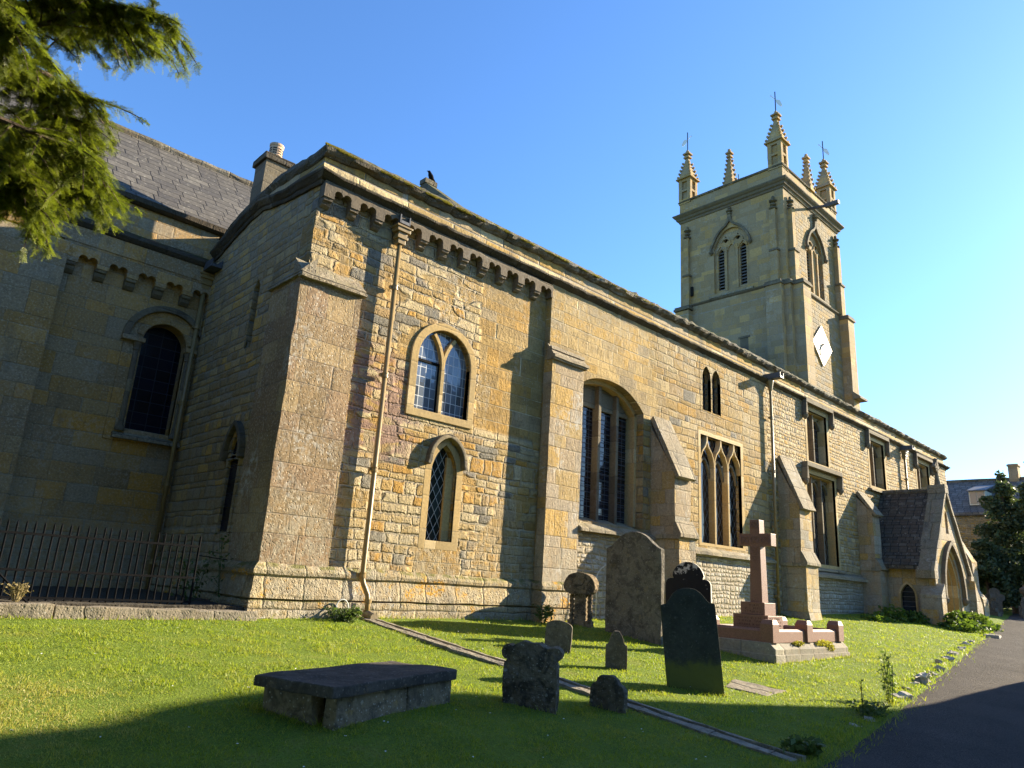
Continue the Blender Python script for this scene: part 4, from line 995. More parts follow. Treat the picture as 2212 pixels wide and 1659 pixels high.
# pinnacles
def pinnacle(x, y, full=True, vane=None):
    m = MB(); z0 = 24.3
    if full:
        h = .43
        for (a, b) in ((-1,-1),(1,-1),(1,1),(-1,1)): m.box(x+a*h, x+a*(h-.24), y+b*h, y+b*(h-.24), z0-.2, 25.9)
        for (za, zb) in ((z0-.2, z0+.12), (25.0, 25.14), (25.72, 25.9)): m.box(x-h+.01, x+h-.01, y-h+.01, y+h-.01, za, zb)
        m.box(x-.30, x+.30, y-.30, y+.30, z0, 25.9)
        m.box(x-.56, x+.56, y-.56, y+.56, 25.9, 25.98); m.box(x-.47, x+.47, y-.47, y+.47, 25.98, 26.08)
        zb, zt, hb = 26.05, 27.65, .42
    else:
        m.box(x-.3, x+.3, y-.3, y+.3, z0-.1, z0+.12); zb, zt, hb = 24.4, 26.3, .28
    n = 6
    for i in range(n):
        t0, t1 = i/n, (i+1)/n; a = hb*(1-t0)+.07*t0; b = hb*(1-t1)+.07*t1
        za, zz = zb+(zt-zb)*t0, zb+(zt-zb)*t1
        m.add([(x-a,y-a,za),(x+a,y-a,za),(x+a,y+a,za),(x-a,y+a,za),(x-b,y-b,zz),(x+b,y-b,zz),(x+b,y+b,zz),(x-b,y+b,zz)], [(0,1,5,4),(1,2,6,5),(2,3,7,6),(3,0,4,7)])
        if i < n-1 or not full:
            for (p, q) in ((-1,-1),(1,-1),(1,1),(-1,1)):
                r = .045 if not full else .06; c = Vector((x+p*(a+r*.5), y+q*(a+r*.5), za+.07))
                m.box(c.x-r, c.x+r, c.y-r, c.y+r, za+.05, za+.13); m.box(c.x-r*.6, c.x+r*.6, c.y-r*.6, c.y+r*.6, za-.02, za+.05)
    for (dz, r) in ((.0, .2), (.14, .13), (.26, .24), (.4, .1)):
        if not full: r *= .8
        m.box(x-r, x+r, y-r, y+r, zt+dz-.05, zt+dz+.05); m.box(x-.07, x+.07, y-.07, y+.07, zt+dz, zt+dz+.16)
    p = tw(m, 'pinnacle', MT['tower'], rough=.02, cell=.3)
    if vane is not None:
        m = MB(); m.tube([(x, y, zt+.4), (x, y, zt+1.95)], .03, 6); tw(m, 'vane_rod', MT['iron'])
        a = vane; d = Vector((math.cos(a), math.sin(a), 0)); zz = zt+1.35
        o = Vector((x, y, zz))
        m = MB(); q = [(.04,-.12),(.10,-.26),(.34,-.50),(.40,-.36),(.26,.0),(.04,.06)]; q2 = [(-.03,.06),(-.24,.30),(-.30,.28),(-.26,.40),(-.2,.34),(-.03,.12)]
        for pl in (q, q2):
            vs = [o + d*p_[0] + Vector((0,0,p_[1])) + Vector((-d.y, d.x, 0))*t for t in (-.008, .008) for p_ in pl]; k_ = len(pl)
            m.add(vs, [tuple(range(k_)), tuple(range(2*k_-1, k_-1, -1))] + [(i, (i+1) % k_, k_+(i+1) % k_, k_+i) for i in range(k_)])
        tw(m, 'weather_vane', MT['vane'])

pinnacle(35.75, 16.72, True, -.95); pinnacle(35.75, 22.85, True, 2.3); pinnacle(42.4, 16.72, True, -.9); pinnacle(42.4, 22.85, True, .6)
pinnacle(35.6, 19.75, False); pinnacle(39.15, 16.5, False); pinnacle(42.5, 19.75, False); pinnacle(39.15, 23.0, False)

# ------------------------------------------------------------------ PORCH (part of the church)
PX0, PX1, PY = 29.15, 33.05, 8.55; PXC = 31.07
door = [(30.05,-1.6),(31.95,-1.6)] + pointed(30.05, 31.95, .55, 2.12, 9)
gw = [(30.9,2.75),(31.22,2.75)] + pointed(30.9, 31.22, 3.35, 3.62, 5)
m = MB(); m.prism([(PX0,-1.6),(PX1,-1.6),(PX1,1.35),(PXC,4.3),(PX0,1.35)], 'y', PY, PY+.5, [door, gw])
PO = cp(m, 'porch', MT['ashlar'])
def po(mb, name, mat, **kw): return mb.build(name, mat, PO, **kw)
sidew = [(9.25,-.35),(9.75,-.35)] + pointed(9.25, 9.75, .35, .78, 6)
m = MB(); m.prism([(PY+.5,-1.6),(YN,-1.6),(YN,1.42),(PY+.5,1.42)], 'x', PX0, PX0+.45, [sidew]); po(m, 'side_wall', MT['ashlar'])
m = MB(); m.box(PX1-.45, PX1, PY+.5, YN, -1.6, 1.4); po(m, 'side_wall', MT['ashlar'])
m = MB(); m.box(PX0+.12, PX0+.14, 9.15, 9.85, -.4, .85); po(m, 'side_window_glazing', MT['glass_dark'])
m = MB(); m.bar([(9.22,-.35),(9.22,.35)]+list(reversed(pointed(9.22, 9.78, .35, .83, 6)))[1:-1]+[(9.78,.35),(9.78,-.35),(9.22,-.36)], .07, PX0-.05, PX0+.1, 'x'); po(m, 'side_window_frame', MT['dressed'])
# roof slopes
def slope(x_e, sgn):
    m = MB(); ze, zr = 1.30, 4.28
    xr = PXC; xe = x_e
    m.add([(xe, PY+.42, ze),(xe, YN, ze),(xr, YN, zr),(xr, PY+.42, zr),(xe, PY+.42, ze+.12),(xe, YN, ze+.12),(xr, YN, zr+.12),(xr, PY+.42, zr+.12)], [(0,1,2,3),(4,7,6,5),(0,4,5,1),(1,5,6,2),(2,6,7,3),(3,7,4,0)])
    # courses of tiles as real steps
    for i in range(17):
        t0, t1 = i/17, (i+1)/17
        xa, za = xe+(xr-xe)*t0, ze+(zr-ze)*t0+.125; xb, zb = xe+(xr-xe)*t1, ze+(zr-ze)*t1+.125
        nx, nz = (-sgn*.83*-1, .55)
        a = [(xa, za+.035), (xb, zb+.006)]
        m.add([(xa, PY+.43, za-.01),(xa, YN-.01, za-.01),(xa, YN-.01, za+.035),(xa, PY+.43, za+.035),(xb, YN-.01, zb+.008),(xb, PY+.43, zb+.008)], [(0,1,2,3),(3,2,4,5)])
    po(m, 'porch_roof', MT['tile'])
slope(28.85, -1); slope(33.3, 1)
m = MB(); m.tube([(PXC, y, 4.40) for y in np.linspace(PY+.4, YN, 12)], .11, 8); po(m, 'porch_ridge', MT['coping'], rough=.02, cell=9.)
m = MB(); m.bar([(28.78,1.22),(PXC,4.42)], .12, PY-.10, PY+.48); m.bar([(33.36,1.22),(PXC,4.42)], .12, PY-.105, PY+.475)
m.box(PXC-.2, PXC+.2, PY-.12, PY+.5, 4.3, 4.62); m.box(28.72, 29.1, PY-.12, PY+.5, 1.0, 1.28); m.box(33.05, 33.42, PY-.12, PY+.5, 1.0, 1.28)
po(m, 'gable_coping', MT['weathering'], rough=.012, cell=.3)
m = MB(); yy = PY+.18
m.tube([(PXC, yy, 4.6), (PXC, yy, 5.1)], [.11,.06], 8); m.bar(arc(PXC, 5.32, .18, 0, 360, 16), .06, yy-.06, yy+.06); m.box(PXC-.05, PXC+.05, yy-.07, yy+.07, 5.0, 5.62); m.box(PXC-.26, PXC+.26, yy-.065, yy+.065, 5.27, 5.37)
for (dx, dz) in ((0,.3),(.26,0),(-.26,0)): m.lathe((PXC+dx, yy, 5.32+dz), [(.03,-.07),(.08,-.03),(.08,.03),(.03,.07)], 8)
po(m, 'gable_cross', MT['hood'], rough=.012, cell=.2)
hp = pointed(29.82, 32.18, .62, 2.42, 9)
m = MB(); m.bar([(32.18,.42)]+hp+[(29.82,.42)], .15, PY-.14, PY+.03)
for x in (29.82, 32.18): m.lathe((x, PY-.06, .3), [(.04,-.16),(.13,-.06),(.14,.05),(.06,.16)], 8)
po(m, 'hood_mould', MT['hood'], rough=.01, cell=.3)
for i, (g, yy) in enumerate(((.05, PY+.12), (.17, PY+.28))):
    hp = pointed(30.05+g, 31.95-g, .55, 2.12-g*1.2, 9); m = MB(); m.bar([(31.95-g,-1.4),(31.95-g,.55)]+hp[1:-1]+[(30.05+g,.55),(30.05+g,-1.4)], .13, yy-.06, yy+.2); po(m, 'arch_moulding', MT['dressed'], rough=.006, cell=.5)
m = MB(); m.box(30., 32., YN-.3, YN-.2, -1.4, 2.3); po(m, 'porch_inner_wall', MT['dressed'])
m = MB(); m.box(28.8, 29.25, 8.3, 9.0, -1.6, .45); m.prism([(28.8,.45),(29.25,.85),(29.25,.45)], 'y', 8.3, 9.); po(m, 'porch_buttress', MT['ashlar'], rough=.015, cell=.35)
m = MB(); m.box(32.95, 33.7, 8.3, 9.0, -1.6, .2); m.prism([(33.7,.2),(32.95,1.1),(32.95,.2)], 'y', 8.3, 9.)
po(m, 'porch_buttress', MT['ashlar'], rough=.015, cell=.35)
m = MB(); m.prism([(YN+.1,4.2),(9.9,2.2),(9.9,.9),(9.6,.5),(9.6,-1.4),(YN+.1,-1.4)], 'x', 39.2, 40.0); cp(m, 'buttress', MT['ashlar'], rough=.015, cell=.4)

# ------------------------------------------------------------------ GROUND
def mat_soil():
    k = N('turf_soil'); P = k.pos(); n = k.noise(P, 2., 5., .65); n2 = k.noise(P, 40., 4., .7)
    c = k.ramp(n, [(.3,(.10,.15,.022)),(.55,(.14,.19,.028)),(.75,(.18,.19,.04))])
    v = k.lin(n2, .25, .75, .55, 1.4); c = k.mixc(1., c, k.comb(v, v, v), 'MULTIPLY')
    return k.out(c, .95, k.bump(n2, 1., .03), .1)
def mat_asphalt():
    k = N('worn_asphalt'); P = k.pos(); n = k.noise(P, .9, 4., .6); v1 = k.vor(P, 95.); n2 = k.noise(P, 160., 3., .7)
    c = k.ramp(n, [(.3,(.064,.058,.053)),(.7,(.090,.081,.073))])
    v = k.lin(n2, .3, .7, .4, 1.7); c = k.mixc(1., c, k.comb(v, v, v), 'MULTIPLY')
    n3 = k.noise(P, 55., 2., .6); v = k.lin(n3, .3, .7, .6, 1.45); c = k.mixc(1., c, k.comb(v, v, v), 'MULTIPLY')
    c = k.mixc(k.sub(1., k.ss(k.vor(P, 30.), .06, .11)), c, (.19,.175,.155))
    wr = k.ss(k.noise(P, .45, 5., .6, .8), .52, .60); c = k.mixc(k.mul(wr, .35), c, (.10,.09,.08))
    return k.out(c, .95, k.bump(k.add(v1, k.mul(n2, .7)), 1., .012), .05)
MT['soil'] = mat_soil(); MT['asphalt'] = mat_asphalt()
xs = np.unique(np.concatenate([np.arange(-8, 40, .3), np.arange(40, 110, 3), [-400,-200,-100,-60,-30,-20,-12, 130, 180, 260, 400, 700]]))
ys = np.unique(np.concatenate([np.arange(-4, 12, .3), np.arange(12, 40, 3), [-400,-200,-100,-60,-30,-15,-8, 60, 100, 200, 400, 700]]))
gx, gy = np.meshgrid(xs, ys); gz = zgn(gx, gy)
gz = gz + np.where((gx > 5) | (gy < 10.4), np.array([mnoise.noise(Vector((a*.7, b*.7, 0)))*.025 for a, b in zip(gx.ravel(), gy.ravel())]).reshape(gx.shape), 0)
gz = gz - .06*np.clip((path_edge(gx)+.1 - gy)/.3, 0, 1)
V = np.stack([gx.ravel(), gy.ravel(), gz.ravel()], 1); nx, ny = len(xs), len(ys)
ii, jj = np.meshgrid(np.arange(nx-1), np.arange(ny-1)); a_ = (jj*nx+ii).ravel()
tag(np_mesh('lawn', V, np.stack([a_, a_+1, a_+nx+1, a_+nx], 1), MT['soil'], smooth=True), kind='structure')
px = np.arange(-6, 75, .25); V = []; F = []
for i, x in enumerate(px):
    e = path_edge(x) - .10 + .09*mnoise.noise(Vector((x*1.7, 3, 0))) + .05*mnoise.noise(Vector((x*6, 7, 0)))
    for t in (0, .15, 1., 3, 6, 14): V.append((x, e-t, zgn(x, e-t) - .015 - .02*(t == 0)))
for i in range(len(px)-1):
    for j in range(5): F.append((i*6+j, i*6+j+1, i*6+6+j+1, i*6+6+j))
tag(np_mesh('path', V, F, MT['asphalt']), kind='structure')

# drain channel running from the downpipe down the lawn
def drain_x(y): return 6.93 + .035*(10.8-y) + .02*math.sin(y*1.3) + (.16*max(0, 5-y))*.0
DR = thing('drainage_channel', 'narrow stone drainage channel running down the lawn from the buff downpipe', 'drain', (6.95, 7.2, zg(7, 7.2)))
MT['drain_stone'] = mat_headstone('drain_stone', (.30,.26,.20), (.21,.185,.14), .5, .3)
for s_ in (-1, 1):
    m = MB(); y = 10.62; i = 0
    while y > 3.45:
        L = .55+.35*random.random(); y1 = max(3.4, y-L)
        w = .12 if s_ < 0 else .085; o = .05
        m.add([(drain_x(y)+s_*o, y, zg(7,y)-.12), (drain_x(y)+s_*(o+w), y, zg(7,y)-.12), (drain_x(y1)+s_*(o+w), y1+.012, zg(7,y1)-.12), (drain_x(y1)+s_*o, y1+.012, zg(7,y1)-.12),
               (drain_x(y)+s_*o, y, zg(7,y)+.035), (drain_x(y)+s_*(o+w), y, zg(7,y)+.03), (drain_x(y1)+s_*(o+w), y1+.012, zg(7,y1)+.03), (drain_x(y1)+s_*o, y1+.012, zg(7,y1)+.035+.01*random.random())],
              [(0,3,2,1),(4,5,6,7),(0,1,5,4),(1,2,6,5),(2,3,7,6),(3,0,4,7)])
        y = y1; i += 1
    m.build('channel_edge', MT['drain_stone'], DR, rough=.012, cell=.15, scale=6.)
m = MB(); m.sweep([(-.055,-.06),(.055,-.06),(.055,-.10),(-.055,-.10)], [((drain_x(y), y, zg(7, y)-.0), (1,0,0), (0,0,1)) for y in np.linspace(10.62, 3.4, 20)]); m.build('channel_bed', mat_simple('wet_dark_mud', (.035,.03,.022), .7, .4, 18., .02), DR)

# enclosure: low kerb, gravelly bed and railings
m = MB(); m.box(-9, 5.02, 10.74, 16, -1.2, -.60); tag(m.build('gravel_bed', mat_simple('dark_leaf_litter', (.05,.042,.03), .95, .5, 14., .05), None, rough=.03, cell=.3), kind='structure')
m = MB(); x = -7.
KB = thing('low_kerb_wall', 'low lichened stone kerb between the lawn and the black railings', 'kerb', (0, 10.5, -.78))
ends = [-7,-5.2,-3.4,-1.5,.2,1.42,2.28,4.0,4.9]
for a, b in zip(ends, ends[1:]):
    m = MB(); m.box(a+.004, b-.004, 10.44, 10.8, -1.1, -.575-.014*(b-0)); m.build('kerb_stone', MT['kerb'], KB, bevel=.01, rough=.02, cell=.2, seed=a)
RL = thing('iron_railings', 'black iron railings enclosing the corner below the round-arched chancel window', 'railings', (2, 11, -.6))
for i in range(34):
    x = 4.09-.1*i + random.uniform(-.008, .008); lean = random.uniform(-.012, .012)
    if i == 0: m = MB(); m.tube([(x, 11, -.66), (x, 11, .36), (x, 11, .385)], [.017,.017,.006], 8); m.build('end_post', MT['iron'], RL); continue
    m = MB(); m.tube([(x, 11, -.60), (x+lean, 11, .345), (x+lean, 11, .385)], [.0125,.0125,.004], 6); m.build('bar', MT['iron'], RL)
for z in (.225, -.225, -.56):
    m = MB(); m.box(.7, 4.1, 10.985, 11.015, z-.014, z+.014); m.build('rail', MT['iron'], RL)
m = MB(); m.tube([(1.35, 10.9, .05), (2.05, 10.72, -.62)], .014, 6); m.build('stay', MT['iron'], RL)
m = MB(); m.tube([(4.09, 11, .10), (4.6, 11.6, .08), (5.15, 12.2, .06)], .007, 6); m.build('wall_tie', MT['iron'], RL)

# ------------------------------------------------------------------ TOMBS AND HEADSTONES
MT['tomb_slab'] = mat_headstone('blackened_tomb_slab', (.10,.088,.075), (.065,.058,.05), .25, .5, bd=.012)
MT['tomb_side'] = mat_headstone('lichened_tomb_side', (.24,.19,.12), (.17,.145,.105), .75, .6, bd=.02)
zt = zg(3.95, 6)
TB = thing('chest_tomb', 'low chest tomb with blackened slab lid and lichened sides on the lawn', 'tomb', (3.95, 6.02, zt-.095), rad(17.5))
def loc(mb, name, mat, par, **kw): return mb.build(name, mat, par, world=False, **kw)
m = MB(); m.prism([(-.93,-.45),(-.72,-.46),(.9,-.43),(.94,-.40),(.94,.42),(-.93,.44)], 'z', .27, .362); loc(m, 'slab', MT['tomb_slab'], TB, bevel=.025, rough=.012, cell=.15)
for (x0, x1) in ((-.80, .14), (.155, .86)):
    m = MB(); m.box(x0, x1, -.40, -.27, -.0, .268); loc(m, 'side_panel', MT['tomb_side'], TB, bevel=.018, rough=.014, cell=.12, seed=x0)
m = MB(); m.box(-.82, .86, .27, .40, -.2, .268); loc(m, 'back_panel', MT['tomb_side'], TB, bevel=.012)
m = MB(); m.box(.74, .858, -.262, .27, -.2, .268); loc(m, 'end_panel', MT['tomb_side'], TB, bevel=.012)
m = MB(); m.add([(-.84,-.245,-.15),(-.70,-.25,-.15),(-.70,.40,-.15),(-.84,.40,-.15),(-.84,-.15,.268),(-.70,-.16,.268),(-.70,.40,.268),(-.84,.40,.268)], [(0,3,2,1),(4,5,6,7),(0,1,5,4),(1,2,6,5),(2,3,7,6),(3,0,4,7)]); loc(m, 'end_panel', MT['tomb_side'], TB, bevel=.012, rough=.012, cell=.12)
m = MB(); m.box(-.6, .6, -.2, .2, -.2, .26); loc(m, 'core', MT['dark_void'], TB)
m = MB()
for i in range(9):
    x = -.78+.19*i+random.uniform(-.02, .02); m.box(x, x+.16, -.39-.03*random.random(), -.28, -.2, .0-.02*random.random())
loc(m, 'rubble_footing', MT['tomb_side'], TB, bevel=.02, rough=.02, cell=.1)

def place(name, label, cat, base_a, base_b, group=None, z=None, tilt=0.):
    c = ((base_a[0]+base_b[0])/2, (base_a[1]+base_b[1])/2)
    ang = math.atan2(base_b[1]-base_a[1], base_b[0]-base_a[0])
    return c, ang, (zg(*c) if z is None else z)

def headstone(name, label, a, b, outline, th, mat, tilt=0., lean=0., rough=.012, cell=.1, bevel=.012, group='old headstones on the lawn', cat='headstone', sink=.3, seed=0.):
    """outline in (s,h) with s from the middle; +y local is away from the viewer"""
    c, ang, z = place(name, label, cat, a, b)
    m = MB(); m.prism(outline, 'y', -th/2, th/2)
    o = m.build(name, mat, None, bevel=bevel, rough=rough, cell=cell, scale=5., seed=seed)
    o.matrix_world = Matrix.Translation((c[0], c[1], z)) @ Matrix.Rotation(ang, 4, 'Z') @ Matrix.Rotation(lean, 4, 'X') @ Matrix.Rotation(tilt, 4, 'Y')
    return tag(o, label, cat, group)

def mir(half): return half + [(-p[0], p[1]) for p in reversed(half)]
MT['hs_grey'] = mat_headstone('dark_lichened_headstone', (.15,.125,.09), (.10,.085,.065), .35, .7, .0)
MT['hs_scroll'] = mat_headstone('crusted_scroll_headstone', (.19,.155,.11), (.12,.10,.075), .55, .75, bd=.035)
MT['hs_tall'] = mat_headstone('tall_grey_headstone', (.20,.175,.135), (.14,.125,.10), .4, .5, bd=.02)
MT['hs_slate'] = mat_headstone('black_slate_headstone', (.058,.060,.045), (.040,.043,.032), .10, .25, .9, .42, bd=.008)
MT['hs_black'] = mat_headstone('black_crusted_headstone', (.38,.36,.31), (.33,.31,.27), .2, .0, edge=(.45,.43,.37), bd=.012)
MT['hs_brown'] = mat_headstone('brown_weathered_stone', (.27,.20,.12), (.18,.14,.09), .5, .75, bd=.04)
MT['hs_plain'] = mat_headstone('smooth_grey_headstone', (.16,.135,.105), (.12,.105,.085), .25, .35, bd=.01)

# scroll-shouldered crusted stone
ol = mir([(.29,-.4),(.29,.42),(.26,.47)] + arc(.255, .535, .075, -60, 110, 8) + [(.19,.59),(.15,.61),(.09,.645),(.0,.655)][0:3])
headstone('headstone', 'squat crusted headstone with scrolled shoulders in front of the drain', (5.61,5.89), (5.93,5.41), ol, .15, MT['hs_scroll'], rough=.022, cell=.07, bevel=.02, seed=1)
ol = mir([(.20,-.3),(.20,.20),(.18,.245),(.13,.27),(.12,.31),(.07,.345),(.0,.35)][:6])
headstone('headstone', 'tiny lichen-spotted headstone, smallest of all and nearest to the path', (6.64,5.52), (6.76,5.18), ol, .11, MT['hs_grey'], rough=.014, cell=.06, bevel=.015, seed=2)
ol = [(.21,-.3),(.21,.36)] + [(.21*math.cos(rad(t)), .36+.10*math.sin(rad(t))) for t in range(15, 180, 15)] + [(-.21,.36),(-.21,-.3)]
headstone('headstone', 'small plain round-topped grey headstone behind the scrolled stone', (8.73,8.28), (8.99,7.95), ol, .09, MT['hs_plain'], tilt=rad(3), seed=3)
ol = mir([(.155,-.3),(.155,.33)] + [(.155-.05*math.sin(rad(t))*1, .335+.05*(1-math.cos(rad(t)))) for t in (30,60,90)] + [(.105,.40),(.075,.47),(.035,.525),(.0,.545)][:3])
headstone('headstone', 'slim little headstone with shouldered gothic top before the tall stone', (8.70,7.0), (8.89,6.78), ol, .085, MT['hs_plain'], rough=.006, seed=4)
ol = mir([(.64,-.4),(.64,1.70),(.60,1.715),(.52,1.75),(.42,1.83),(.30,1.94),(.18,2.005),(.06,2.03)])
headstone('headstone', 'tallest broad grey headstone with curved top against the church wall', (11.84,9.52), (11.94,8.27), ol, .13, MT['hs_tall'], rough=.012, cell=.2, seed=5)
ol = mir([(.37,-.4),(.37,1.10),(.33,1.115),(.29,1.12),(.25,1.17),(.19,1.25),(.12,1.30),(.04,1.32)])
headstone('headstone', 'leaning black slate headstone with mossy foot beside the ledger slab', (8.70,5.93), (9.14,5.36), ol, .085, MT['hs_slate'], tilt=rad(-5.0), lean=rad(-3), rough=.005, cell=.15, bevel=.008, seed=6)
ol = mir([(.48,-.4),(.48,1.02)] + arc(.345, 1.03, .135, 0, 105, 7) + arc(0, 1.18, .335, 8, 82, 7))
headstone('headstone', 'black crusted headstone with pale edges and lobed top behind the leaning slate', (13.58,9.3), (13.96,8.43), ol, .13, MT['hs_black'], rough=.004, cell=.2, bevel=.006, seed=7)

# barley-twist stone
c = (11.70, 10.11); PD = thing('barley_twist_headstone', 'worn stone with fan-shaped cap on twisted columns by the church wall', 'headstone', (*c, zg(*c)), rad(-72), 'old headstones on the lawn')
m = MB(); m.box(-.13, .13, -.06, .09, -.3, .72); loc(m, 'shaft', MT['hs_brown'], PD, bevel=.015, rough=.02, cell=.08)
cap = [(.22,.62),(.30,.68),(.345,.74),(.35,.80)] + [(.35*math.cos(rad(t)), .80+.27*math.sin(rad(t))) for t in range(15, 180, 15)] + [(-.35,.80),(-.345,.74),(-.30,.68),(-.22,.62)]
m = MB(); m.prism(cap, 'y', -.12, .12); loc(m, 'cap', MT['hs_brown'], PD, bevel=.03, rough=.025, cell=.08)
for s_ in (-1, 1):
    m = MB()
    for ph in (0, math.pi):
        m.tube([(s_*.205+.022*math.cos(t*2.6+ph), .0+.022*math.sin(t*2.6+ph), .1+t*.075) for t in np.linspace(0, 7.2, 40)], .032, 7)
    m.box(s_*.205-.06, s_*.205+.06, -.07, .07, -.3, .12); loc(m, 'twisted_column', MT['hs_brown'], PD, rough=.012, cell=.08)

# ledger slab flush in the turf
pts = [(9.70,5.66),(10.5,5.98),(10.72,5.22),(9.80,5.10)]
cx0 = sum(p[0] for p in pts)/4; cy0 = sum(p[1] for p in pts)/4
m = MB(); m.prism([(p[0]-cx0, p[1]-cy0) for p in pts], 'z', -.1, .018)
o = m.build('ledger_slab', MT['kerb'], None, bevel=.02, rough=.02, cell=.1); o.location = (cx0, cy0, zg(cx0, cy0)); o.rotation_euler = (math.atan(.1), 0, 0)
tag(o, 'pale flat ledger slab lying in the grass beside the leaning slate', 'grave slab')

# red granite cross memorial
CR = thing('memorial_cross', 'tall red granite cross with stepped base inside its own granite kerb', 'memorial', (14.4, 7.2, zg(14.4, 7.2)))
def cr(mb, name, mat, **kw): return mb.build(name, mat, CR, **kw)
m = MB(); m.prism([(6.48,-1.6),(6.48,-.90),(6.60,-.79),(7.95,-.79),(8.07,-.90),(8.07,-1.6)], 'x', 12.86, 16.05); cr(m, 'plinth', MT['grey_plinth'], bevel=.01, rough=.008, cell=.2)
m = MB(); m.box(12.84, 16.07, 6.455, 8.09, -1.6, -.99); cr(m, 'plinth_foot', MT['grey_plinth'], bevel=.01, rough=.008, cell=.25)
def kerbrail(a, b):
    m = MB(); (x0, y0), (x1, y1) = a, b
    t = .085
    if abs(x1-x0) > abs(y1-y0): m.prism([(y0-t,-.79),(y0-t,-.60),(y0-t*.5,-.56),(y0+t*.5,-.56),(y0+t,-.60),(y0+t,-.79)], 'x', x0, x1)
    else: m.prism([(x0-t,-.79),(x0-t,-.60),(x0-t*.5,-.56),(x0+t*.5,-.56),(x0+t,-.60),(x0+t,-.79)], 'y', y0, y1)
    cr(m, 'granite_kerb', MT['granite'])
def post(x, y, h=.0):
    m = MB(); a = .125; z0 = -.79
    m.box(x-a, x+a, y-a, y+a, z0, -.47)
    m.add([(x-a,y-a,-.47),(x+a,y-a,-.47),(x+a,y+a,-.47),(x-a,y+a,-.47),(x-a*.55,y-a*.8,-.39),(x+a*.55,y-a*.8,-.39),(x+a*.55,y+a*.8,-.39),(x-a*.55,y+a*.8,-.39)], [(4,5,6,7),(0,1,5,4),(1,2,6,5),(2,3,7,6),(3,0,4,7)])
    cr(m, 'granite_post', MT['granite'], bevel=.006)
X_ = (13.02, 14.42, 15.88); Yk = (6.66, 7.88)
for y in Yk:
    for x in X_: post(x, y)
    kerbrail((X_[0]+.13, y), (X_[1]-.13, y)); kerbrail((X_[1]+.13, y), (X_[2]-.13, y))
kerbrail((X_[0], Yk[0]+.13), (X_[0], Yk[1]-.13)); kerbrail((X_[2], Yk[0]+.13), (X_[2], Yk[1]-.13))
m = MB(); m.box(13.2, 13.80, 6.78, 7.50, -.79, -.33); cr(m, 'lower_step', MT['granite'], bevel=.008)
m = MB(); m.box(13.28, 13.72, 6.88, 7.38, -.328, -.10); cr(m, 'upper_step', MT['granite'], bevel=.008)
yc = 7.10
m = MB(); m.add([(13.38,yc-.125,-.1),(13.62,yc-.125,-.1),(13.62,yc+.125,-.1),(13.38,yc+.125,-.1),(13.40,yc-.10,1.48),(13.60,yc-.10,1.48),(13.60,yc+.10,1.48),(13.40,yc+.10,1.48)], [(0,3,2,1),(4,5,6,7),(0,1,5,4),(1,2,6,5),(2,3,7,6),(3,0,4,7)])
SH = cr(m, 'cross_shaft', MT['granite'], bevel=.006)
for s_ in (-1, 1): m = MB(); m.box(13.395, 13.605, yc+s_*.34, yc+s_*.103, .97, 1.21); cr(m, 'cross_arm', MT['granite'], bevel=.006)
m = MB()   # raised interlace on the west-facing side towards the viewer
def knot(cy, cz, w, h, n=1):
    for i in range(n):
        z = cz - i*h
        for s_ in (-1, 1):
            m.tube([(13.392, cy+s_*w*math.cos(t), z+h*.5*math.sin(t)*math.cos(t*.5)) for t in np.linspace(-1.5, 1.5, 9)], .010, 5)
        m.tube([(13.392, cy-w, z-h*.45), (13.392, cy+w, z+h*.45)], .010, 5); m.tube([(13.392, cy+w, z-h*.45), (13.392, cy-w, z+h*.45)], .010, 5)
knot(yc, 1.38, .065, .14); knot(yc-.22, 1.09, .08, .15); knot(yc+.22, 1.09, .08, .15); knot(yc, 1.09, .08, .16); knot(yc, .88, .065, .15); knot(yc, .72, .065, .15); knot(yc, .55, .05, .08)
cr(m, 'knotwork', MT['granite'])
# worn inscription: rows of tiny cut strokes, too weathered to read
m = MB()
def letters(x, y0, y1, z, h, face):
    t = y0
    while t < y1-.02:
        w = random.choice([.012,.018,.022,.03]); 
        if random.random() < .16: t += .03; continue
        p = [(t, z), (t+w*.5, z+h)] if random.random() < .4 else [(t, z), (t, z+h)]
        if face == 'w':
            m.bar(p, .007, x-.0022, x+.002, 'x'); 
            if random.random() < .6: m.bar([(t, z+random.choice([0, h*.5, h])), (t+w*.7, z+random.choice([0, h*.5, h]))], .006, x-.002, x+.0022, 'x')
        else:
            m.bar(p, .007, x-.0022, x+.002, 'y')
            if random.random() < .6: m.bar([(t, z+random.choice([0, h*.5, h])), (t+w*.7, z+random.choice([0, h*.5, h]))], .006, x-.002, x+.0022, 'y')
        t += w+.012
for i in range(3): letters(13.28, 6.96+.05*(i == 0), 7.30-.05*(i == 0), -.17-.058*i, .035, 'w')
for i in range(5): letters(13.2, 6.84, 7.44, -.405-.062*i, .036, 'w')
for i in range(4): letters(6.78, 13.27, 13.74, -.405-.062*i, .036, 's')
cr(m, 'worn_lettering', mat_simple('dark_cut_letters', (.06,.03,.022), .8))

